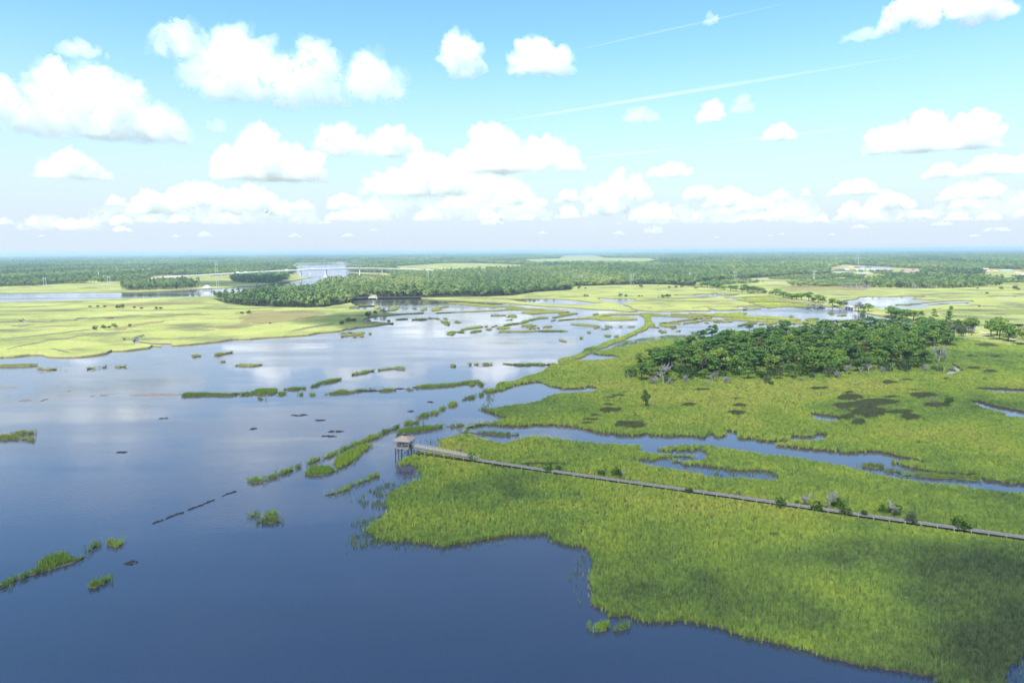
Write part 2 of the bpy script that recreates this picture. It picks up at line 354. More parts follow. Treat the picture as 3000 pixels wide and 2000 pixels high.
# near marsh with the wooded island, and the dike running out of it
bb = pts(PX, '1394,1246 1434,1244 1502,1249 1570,1246 1631,1245 1689,1252 1723,1259 1764,1269 1825,1275 1876,1275 1893,1268 1907,1274 1961,1277 2012,1277 2063,1282 2072,1276 2067,1257 2080,1266 2107,1280 2128,1273 2121,1261 2162,1268 2160,1281 2200,1285 2261,1274 2220,1288 2268,1293 2312,1288 2317,1278 2370,1279 2404,1271 2431,1274 2404,1286 2336,1286 2278,1300 2336,1312 2404,1319 2489,1326 2540,1322 2591,1326 2642,1339 2693,1349 2736,1362 2703,1353 2676,1346 2618,1346 2613,1353 2659,1366 2727,1382 2795,1388 2873,1394 2887,1405 2948,1414 3000,1419 3500,1475 3500,960 3000,975 2760,960 2600,958 2480,968 2350,976 2200,982 2061,987 2008,987 1955,990 1913,996 1874,1003 1828,1014 1785,1021 1738,1030 1738,1036 1770,1040 1808,1042 1815,1045 1790,1049 1735,1052 1700,1053')
bb += pts(PX, '1660,1056 1626,1064 1560,1061 1500,1063 1478,1066 1520,1070 1580,1070 1626,1068 1597,1079 1577,1089 1536,1101 1509,1112 1465,1118 1454,1132 1419,1140 1427,1149 1468,1143 1502,1130 1550,1121 1584,1120 1601,1126 1618,1132 1655,1139 1699,1138 1733,1133 1750,1138 1740,1142 1689,1147 1638,1150 1601,1160 1584,1171 1553,1178 1502,1184 1468,1191 1431,1195 1414,1201 1450,1214 1488,1223 1450,1232 1400,1239 1367,1247')
bb_holes = [pts(c8, '493,478 600,485 740,505 782,520 740,534 640,530 540,515'), pts(c8, '1660,118 1700,95 1750,98 1770,118 1720,128'), pts(c8, '1715,40 1760,58 1830,105 1800,108 1750,80'),
            pts(c8, '1890,365 1960,370 2040,395 2200,435 2352,460 2700,520 2700,590 2352,505 2200,492 2120,478 2180,462 2060,435 1960,395'),
            pts(c8, '1915,248 2000,258 2150,262 2352,270 2700,280 2700,300 2352,292 2180,285 2050,272')]
BB = wring(bb, .35, back=1.0); BBH = [wring(h, .35, back=1.0, hole=True) for h in bb_holes]
slab('near_marsh', [BB] + BBH, .35, NEARMUD, NEARBANK, slope=.2)
dike = pts(PX, '1640,1052 1690,1040 1704,1030 1723,1019 1760,1008 1806,991 1853,972 1883,957 1892,951 1893,938 1888,928 1876,918 1898,917 1904,928 1910,943 1914,952 1898,958 1893,964 1870,974 1828,995 1785,1011 1732,1033 1700,1047 1660,1060')
DK = wring(dike, .75, back=.9)
slab('dike', [DK], .6, ISLE, MUD)
# foreground marsh
aa = pts(PX, '1168,1354 1186,1364 1203,1361 1225,1372 1238,1390 1212,1404 1167,1427 1136,1453 1141,1488 1121,1508 1085,1533 1078,1556 1108,1577 1139,1587 1200,1589 1261,1594 1300,1602 1360,1592 1422,1582 1480,1571 1601,1566 1626,1588 1684,1601 1718,1604 1731,1620 1738,1651 1728,1690 1735,1716 1738,1743 1738,1775 1776,1787 1790,1806 1840,1804 1874,1818 1942,1823 2010,1821 2078,1831 2146,1852 2214,1872 2282,1886 2347,1900 2487,1939 2600,1960 2668,1970 2702,1979 2745,1980 2753,1984 2751,2000 2740,2080 2900,2120 2975,2020 2935,1985 2960,1950 3000,1925 3120,1880 3700,1860 3700,1560')
aa += pts(PX, '3000,1441 2948,1438 2846,1424 2778,1416 2710,1409 2642,1399 2574,1387 2523,1375 2472,1363 2404,1349 2336,1337 2251,1329 2200,1322 2148,1314 2114,1307 2063,1300 2012,1301 1958,1303 1934,1310 1937,1319 1978,1320 2029,1317 2056,1314 2068,1322 2082,1330 2073,1339 2046,1344 1999,1348 1978,1351 2012,1361 2080,1366 2148,1377 2200,1378 2268,1385 2288,1402 2200,1398 2097,1394 2046,1382 1978,1371 1931,1363 1876,1353 1839,1341 1876,1346 1917,1348 1931,1341 1978,1337 2033,1334 1978,1328 1931,1326 1893,1322 1866,1314 1871,1303 1863,1300 1774,1297 1733,1292 1703,1292 1672,1285 1604,1277 1563,1274 1536,1278 1500,1287 1488,1295 1441,1288 1403,1279 1372,1268 1345,1270 1312,1277 1290,1287 1300,1303 1265,1309 1222,1321 1196,1334')
AA = wring(aa, .22, back=1.0)
slab('foreground_marsh', [AA], .22, NEARMUD, NEARBANK, slope=.2)
# ------------------------------------------------------------------ grass
def tuft_mesh(name, n, r, w, seed, lean=.28, mat=None):
    g = random.Random(seed); v = []; f = []
    for i in range(n):
        a = g.uniform(0, 2 * math.pi); d = r * math.sqrt(g.random())
        x, y = d * math.cos(a), d * math.sin(a); h = g.uniform(.6, 1.0)
        la = g.uniform(0, 2 * math.pi); l = lean * g.random() * h
        dx, dy = l * math.cos(la), l * math.sin(la); b = g.uniform(0, math.pi)
        ux, uy = w * math.cos(b) / 2, w * math.sin(b) / 2; k = len(v)
        v += [(x - ux, y - uy, -.12), (x + ux, y + uy, -.12), (x + dx * .4 + ux * .9, y + dy * .4 + uy * .9, h * .6), (x + dx * .4 - ux * .9, y + dy * .4 - uy * .9, h * .6), (x + dx, y + dy, h)]
        f += [(k, k + 1, k + 2, k + 3), (k + 3, k + 2, k + 4)]
    me = bpy.data.meshes.new(name); me.from_pydata(v, [], f); me.materials.append(mat); me.update()
    return me
def instancer(name, P, sc, rot, gcol, protos, kind='stuff'):
    """one object: the prototypes repeated at the points"""
    me = bpy.data.meshes.new(name); me.vertices.add(len(P)); me.vertices.foreach_set('co', np.asarray(P, dtype=np.float32).ravel())
    for nm, tp, dat, key in (('sc', 'FLOAT_VECTOR', sc, 'vector'), ('rz', 'FLOAT', rot, 'value'), ('gcol', 'FLOAT', gcol, 'value')):
        a = me.attributes.new(nm, tp, 'POINT'); a.data.foreach_set(key, np.asarray(dat, dtype=np.float32).ravel())
    o = bpy.data.objects.new(name, me); C.objects.link(o); o['kind'] = kind
    col = bpy.data.collections.new(name + '_kinds')
    for q in protos:
        if isinstance(q, bpy.types.Mesh): q = bpy.data.objects.new(q.name, q)
        col.objects.link(q)
    gt = bpy.data.node_groups.new(name, 'GeometryNodeTree')
    gt.interface.new_socket('Geometry', in_out='INPUT', socket_type='NodeSocketGeometry')
    gt.interface.new_socket('Geometry', in_out='OUTPUT', socket_type='NodeSocketGeometry')
    A = lambda t: gt.nodes.new(t)
    gi, go = A('NodeGroupInput'), A('NodeGroupOutput'); ip = A('GeometryNodeInstanceOnPoints'); ci = A('GeometryNodeCollectionInfo')
    ci.inputs['Collection'].default_value = col; ci.inputs['Separate Children'].default_value = True; ci.inputs['Reset Children'].default_value = True
    ip.inputs['Pick Instance'].default_value = True
    a1 = A('GeometryNodeInputNamedAttribute'); a1.data_type = 'FLOAT_VECTOR'; a1.inputs[0].default_value = 'sc'
    a2 = A('GeometryNodeInputNamedAttribute'); a2.data_type = 'FLOAT'; a2.inputs[0].default_value = 'rz'
    cx = A('ShaderNodeCombineXYZ'); mp = A('GeometryNodeMeshToPoints')
    L = gt.links.new
    L(gi.outputs[0], mp.inputs['Mesh']); L(mp.outputs[0], ip.inputs['Points']); L(ci.outputs[0], ip.inputs['Instance'])
    L(a1.outputs[0], ip.inputs['Scale']); L(a2.outputs[0], cx.inputs[2]); L(cx.outputs[0], ip.inputs['Rotation']); L(ip.outputs[0], go.inputs[0])
    md = o.modifiers.new('repeat', 'NODES'); md.node_group = gt
    return o
RUSHPX = [(c7, 1300, 565, 148, 38), (c7, 1140, 440, 108, 25), (c7, 1132, 395, 55, 12), (c7, 1015, 485, 52, 10), (c7, 970, 522, 95, 11), (c7, 940, 550, 42, 11), (c7, 1215, 312, 70, 9), (c7, 1145, 330, 50, 8),
          (c7, 1820, 392, 62, 15), (c7, 1925, 262, 80, 12), (c7, 2220, 458, 96, 22), (c7, 2245, 398, 78, 15), (c7, 2240, 340, 50, 7), (c8, 845, 330, 125, 30), (c8, 830, 398, 150, 32), (c8, 1080, 370, 190, 38), (c8, 1020, 460, 195, 50), (c8, 1300, 455, 140, 24), (c8, 1380, 500, 110, 34),
          (c8, 825, 500, 80, 26), (c8, 925, 538, 70, 34), (c8, 1200, 325, 70, 14), (c8, 1475, 312, 130, 24), (c8, 1585, 397, 140, 26), (c8, 855, 285, 52, 12), (c8, 575, 250, 92, 14), (c8, 1195, 200, 80, 16), (c8, 1405, 265, 35, 9), (c8, 1345, 178, 45, 8), (c8, 1930, 78, 65, 12), (c8, 2060, 105, 60, 14), (c8, 1680, 170, 40, 9), (c8, 2010, 175, 35, 8),
          (d5, 1700, 880, 190, 32), (d5, 1440, 1065, 90, 20), (d5, 1870, 1072, 85, 22), (d5, 2290, 1080, 60, 18), (c7, 550, 905, 260, 12), (c7, 230, 925, 130, 18), (e5, 55, 545, 42, 12), (e5, 210, 480, 55, 12)]
def rushness(px, py):
    r = np.zeros(len(px))
    wob = (vnoise(px * .05, py * .16, 3) - .5) * .5
    for ref, x, y, rx, ry in RUSHPX:
        X, Y = pts(ref, '%g,%g' % (x, y))[0]
        r = np.maximum(r, 1 - np.hypot((px - X) / (rx / ref[2]), (py - Y) / (ry / ref[2])) + wob)
    return r
def scatter(ring, holes, dens, zmax=470):
    """random points in a world ring, thinning with distance"""
    r = np.array(ring); x0, y0 = r.min(0); x1, y1 = r.max(0); y1 = min(y1, zmax)
    out = []
    yy = y0
    while yy < y1:
        ys = yy + 8; zc = max(60, yy + 4); d = dens(zc); lim = .84 * zc + 14
        a, b = max(x0, -lim), min(x1, lim)
        if b > a:
            n = int((b - a) * 8 * d); q = np.stack([NP.uniform(a, b, n), NP.uniform(yy, ys, n)], -1); out.append(q)
        yy = ys
    q = np.concatenate(out); k = inside(ring, q[:, 0], q[:, 1])
    for h in holes: k &= ~inside(h, q[:, 0], q[:, 1])
    return q[k]
G = [tuft_mesh('cordgrass_tuft', 13, .21, .032, s, .22, GRASS) for s in range(6)]
GR = [tuft_mesh('rush_tuft', 20, .45, .045, 40 + s, .4, RUSH) for s in range(3)]
dens = lambda z: max(1.5, min(14, 14 * (95 / z) ** 1.75))
qa = scatter(AA, [], dens); qb = scatter(BB, BBH, dens); qd = scatter(DK, [], lambda z: 2.2, 700)
def fringe_pts(ring, n, w):
    r = np.array(ring); r = r[(np.abs(r[:, 0]) < .84 * r[:, 1] + 14) & (r[:, 1] > 60) & (r[:, 1] < 420)]
    return np.repeat(r, n, 0) + NP.normal(0, w, (len(r) * n, 2))
fa, fb = fringe_pts(AA, 3, .5), fringe_pts(BB, 2, .3)
q = np.concatenate([qa, qb, qd, fa, fb]); zz = np.concatenate([np.full(len(qa), .22), np.full(len(qb), .35), np.full(len(qd), .6), np.full(len(fa), .08), np.full(len(fb), .12)])
px, py = proj(q[:, 0], q[:, 1], zz + .5)
rsh = rushness(px, py)
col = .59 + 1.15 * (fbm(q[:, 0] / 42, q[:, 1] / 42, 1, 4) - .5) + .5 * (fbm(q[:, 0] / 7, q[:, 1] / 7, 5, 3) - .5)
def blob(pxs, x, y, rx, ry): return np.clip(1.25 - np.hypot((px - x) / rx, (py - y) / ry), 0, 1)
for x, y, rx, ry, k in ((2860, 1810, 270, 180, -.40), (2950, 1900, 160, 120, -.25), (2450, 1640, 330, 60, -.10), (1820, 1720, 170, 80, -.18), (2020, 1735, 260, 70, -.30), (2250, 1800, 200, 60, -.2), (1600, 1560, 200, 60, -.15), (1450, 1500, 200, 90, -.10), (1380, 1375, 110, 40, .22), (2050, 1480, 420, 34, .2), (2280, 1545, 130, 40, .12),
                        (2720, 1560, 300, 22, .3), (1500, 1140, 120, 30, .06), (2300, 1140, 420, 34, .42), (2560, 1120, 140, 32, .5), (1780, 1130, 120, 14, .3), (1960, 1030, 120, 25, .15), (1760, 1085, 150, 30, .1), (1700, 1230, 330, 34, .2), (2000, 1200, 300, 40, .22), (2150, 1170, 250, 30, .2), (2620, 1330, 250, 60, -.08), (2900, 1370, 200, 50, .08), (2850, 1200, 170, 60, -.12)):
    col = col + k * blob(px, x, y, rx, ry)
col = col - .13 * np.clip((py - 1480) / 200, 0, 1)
hs = .95 + .45 * (fbm(q[:, 0] / 16, q[:, 1] / 16, 8, 3) - .5) + NP.uniform(-.12, .12, len(q))
hs *= np.where(py > 1180, 1.12, .95)
keep = rsh < .12
thin = (col < .28) & (NP.random(len(q)) < .35) & (py > 1500)
keep &= ~thin
wide = np.clip(np.hypot(q[:, 0], q[:, 1]) / 125, .9, 3.0)
# open board ramp and plank way keep the grass off the deck
P = np.column_stack([q, zz]); sc = np.column_stack([wide, wide, hs])
rot = NP.uniform(0, 6.28, len(q))
GR_PTS = (P, sc, rot, col, keep, rsh)
# thin reeds standing in open water round the marsh edges
sparse = [(pts(PX, '1205,1395 1167,1398 1121,1418 1083,1428 1039,1469 1070,1483 1128,1488 1118,1505 1057,1520 1024,1533 1070,1553 1021,1574 1039,1602 1108,1599 1139,1584 1108,1577 1078,1556 1085,1533 1121,1508 1141,1488 1136,1453 1167,1427 1212,1404'), 3.6),
          (pts(PX, '1010,1450 1100,1400 1130,1380 1160,1400 1080,1470 1040,1480'), .25), (pts(PX, '990,1560 1060,1540 1080,1600 1000,1620'), .35),
          (pts(PX, '1120,1590 1250,1597 1420,1590 1480,1577 1480,1590 1300,1612 1130,1604'), .8), (pts(PX, '1700,1600 1735,1660 1690,1690 1730,1780 1700,1775 1660,1690 1690,1640'), .9),
          (pts(PX, '2070,1372 2150,1378 2290,1388 2300,1402 2200,1402 2090,1396'), 1.6), (pts(PX, '2930,1900 3000,1880 3060,1890 3040,2040 2960,2040 2900,2010 2950,1960'), 1.6),
          (pts(PX, '1780,1022 1830,1000 1880,990 1960,981 2060,980 2060,990 1960,996 1880,1005 1830,1016'), 2.2), (pts(PX, '1410,1130 1460,1140 1440,1185 1420,1200 1400,1200 1425,1165'), 1.6),
          (pts(PX, '1370,1240 1430,1225 1480,1226 1440,1238 1400,1250'), 1.0), (pts(PX, '1230,1290 1300,1275 1300,1285 1260,1300'), .9), (pts(PX, '1590,1095 1660,1100 1700,1130 1650,1142 1610,1128'), .7),
          (pts(PX, '1110,1420 1210,1380 1230,1400 1150,1470 1080,1490'), .9)]
SP = []
for r, d in sparse:
    w = [tuple(at(x, y, .3).xy) for x, y in r]; SP.append(scatter(w, [], lambda z: d, 520))
SP = np.concatenate(SP); SPk = fbm(SP[:, 0] / 1.5, SP[:, 1] / 1.5, 4, 3) + .5 * (fbm(SP[:, 0] / 9, SP[:, 1] / 9, 5, 2) - .5) > .42; SP = SP[SPk]
# ------------------------------------------------------------------ islets of cordgrass standing in open water
ISL_T = [tuft_mesh('t%d' % s, 9, .4, .055, 70 + s, mat=GRASS) for s in range(3)]
ISL_A = []
for me in ISL_T:
    v = np.empty(len(me.vertices) * 3); me.vertices.foreach_get('co', v)
    ISL_A.append((v.reshape(-1, 3), [tuple(p.vertices) for p in me.polygons]))
    bpy.data.meshes.remove(me)
ISLETS = []
def islet(ref, txt, label, grass=None, group=None, h=1.0, thin=False):
    ring = pts(ref, txt)
    top = .24
    w = wring(ring, top, back=h * .9, step=None)
    wa = np.array(w); c = wa.mean(0); Z = c[1]
    near = Z < 330 if grass is None else grass
    if not near: top = .5 * h
    root = empty('grass_islet', (c[0], c[1], 0)); tag(root, label, 'grass islet', group or 'grass islets standing in the open water')
    lw = [(x - c[0], y - c[1]) for x, y in w]
    slab('mud_bank', [lw], top if not thin else .12, NEARMUD if near else ISLE, MUD, kind=None, parent=root, slope=.3 if near else .5)
    r = np.array(lw); x0, y0 = r.min(0); x1, y1 = r.max(0)
    d = (5.0 if near else 1.6) * (.35 if thin else 1)
    n = int(min(9000, max(6, (x1 - x0) * (y1 - y0) * d)))
    q = np.stack([NP.uniform(x0, x1, n), NP.uniform(y0, y1, n)], -1); q = q[inside(lw, q[:, 0], q[:, 1])]
    if not near:                                        # far islets carry a ragged fringe along the bank
        k = max(1, len(lw) // 160); fr = np.array(lw)[::k]; q = np.concatenate([q[:900], fr + NP.normal(0, .5, fr.shape), fr + NP.normal(0, .9, fr.shape)])
    else:
        fr = np.array(lw); q = np.concatenate([q, np.repeat(fr, 2, 0) + NP.normal(0, .55, (len(fr) * 2, 2))])
    V = []; Fc = []; b = 0
    for x, y in q[:2600]:
        tv, tf = ISL_A[RNG.randrange(3)]; a = RNG.uniform(0, 6.28); s = RNG.uniform(.8, 1.2); hh = h * RNG.uniform(.8, 1.25) * (1.05 if near else .8); wf = 1 if near else 1.5
        ca, sa = math.cos(a) * s * wf, math.sin(a) * s * wf
        V.append(np.stack([tv[:, 0] * ca - tv[:, 1] * sa + x, tv[:, 0] * sa + tv[:, 1] * ca + y, tv[:, 2] * hh + (top if not thin else .05)], -1))
        Fc += [tuple(i + b for i in p) for p in tf]; b += len(tv)
    if V: mesh_obj('grass', np.concatenate(V), Fc, ISLEGRASS_SUNLIT if ('yellow' in label or 'sunlit' in label or 'tan ' in label) else ISLEGRASS, root)['kind'] = 'stuff'
    ISLETS.append(root); return root
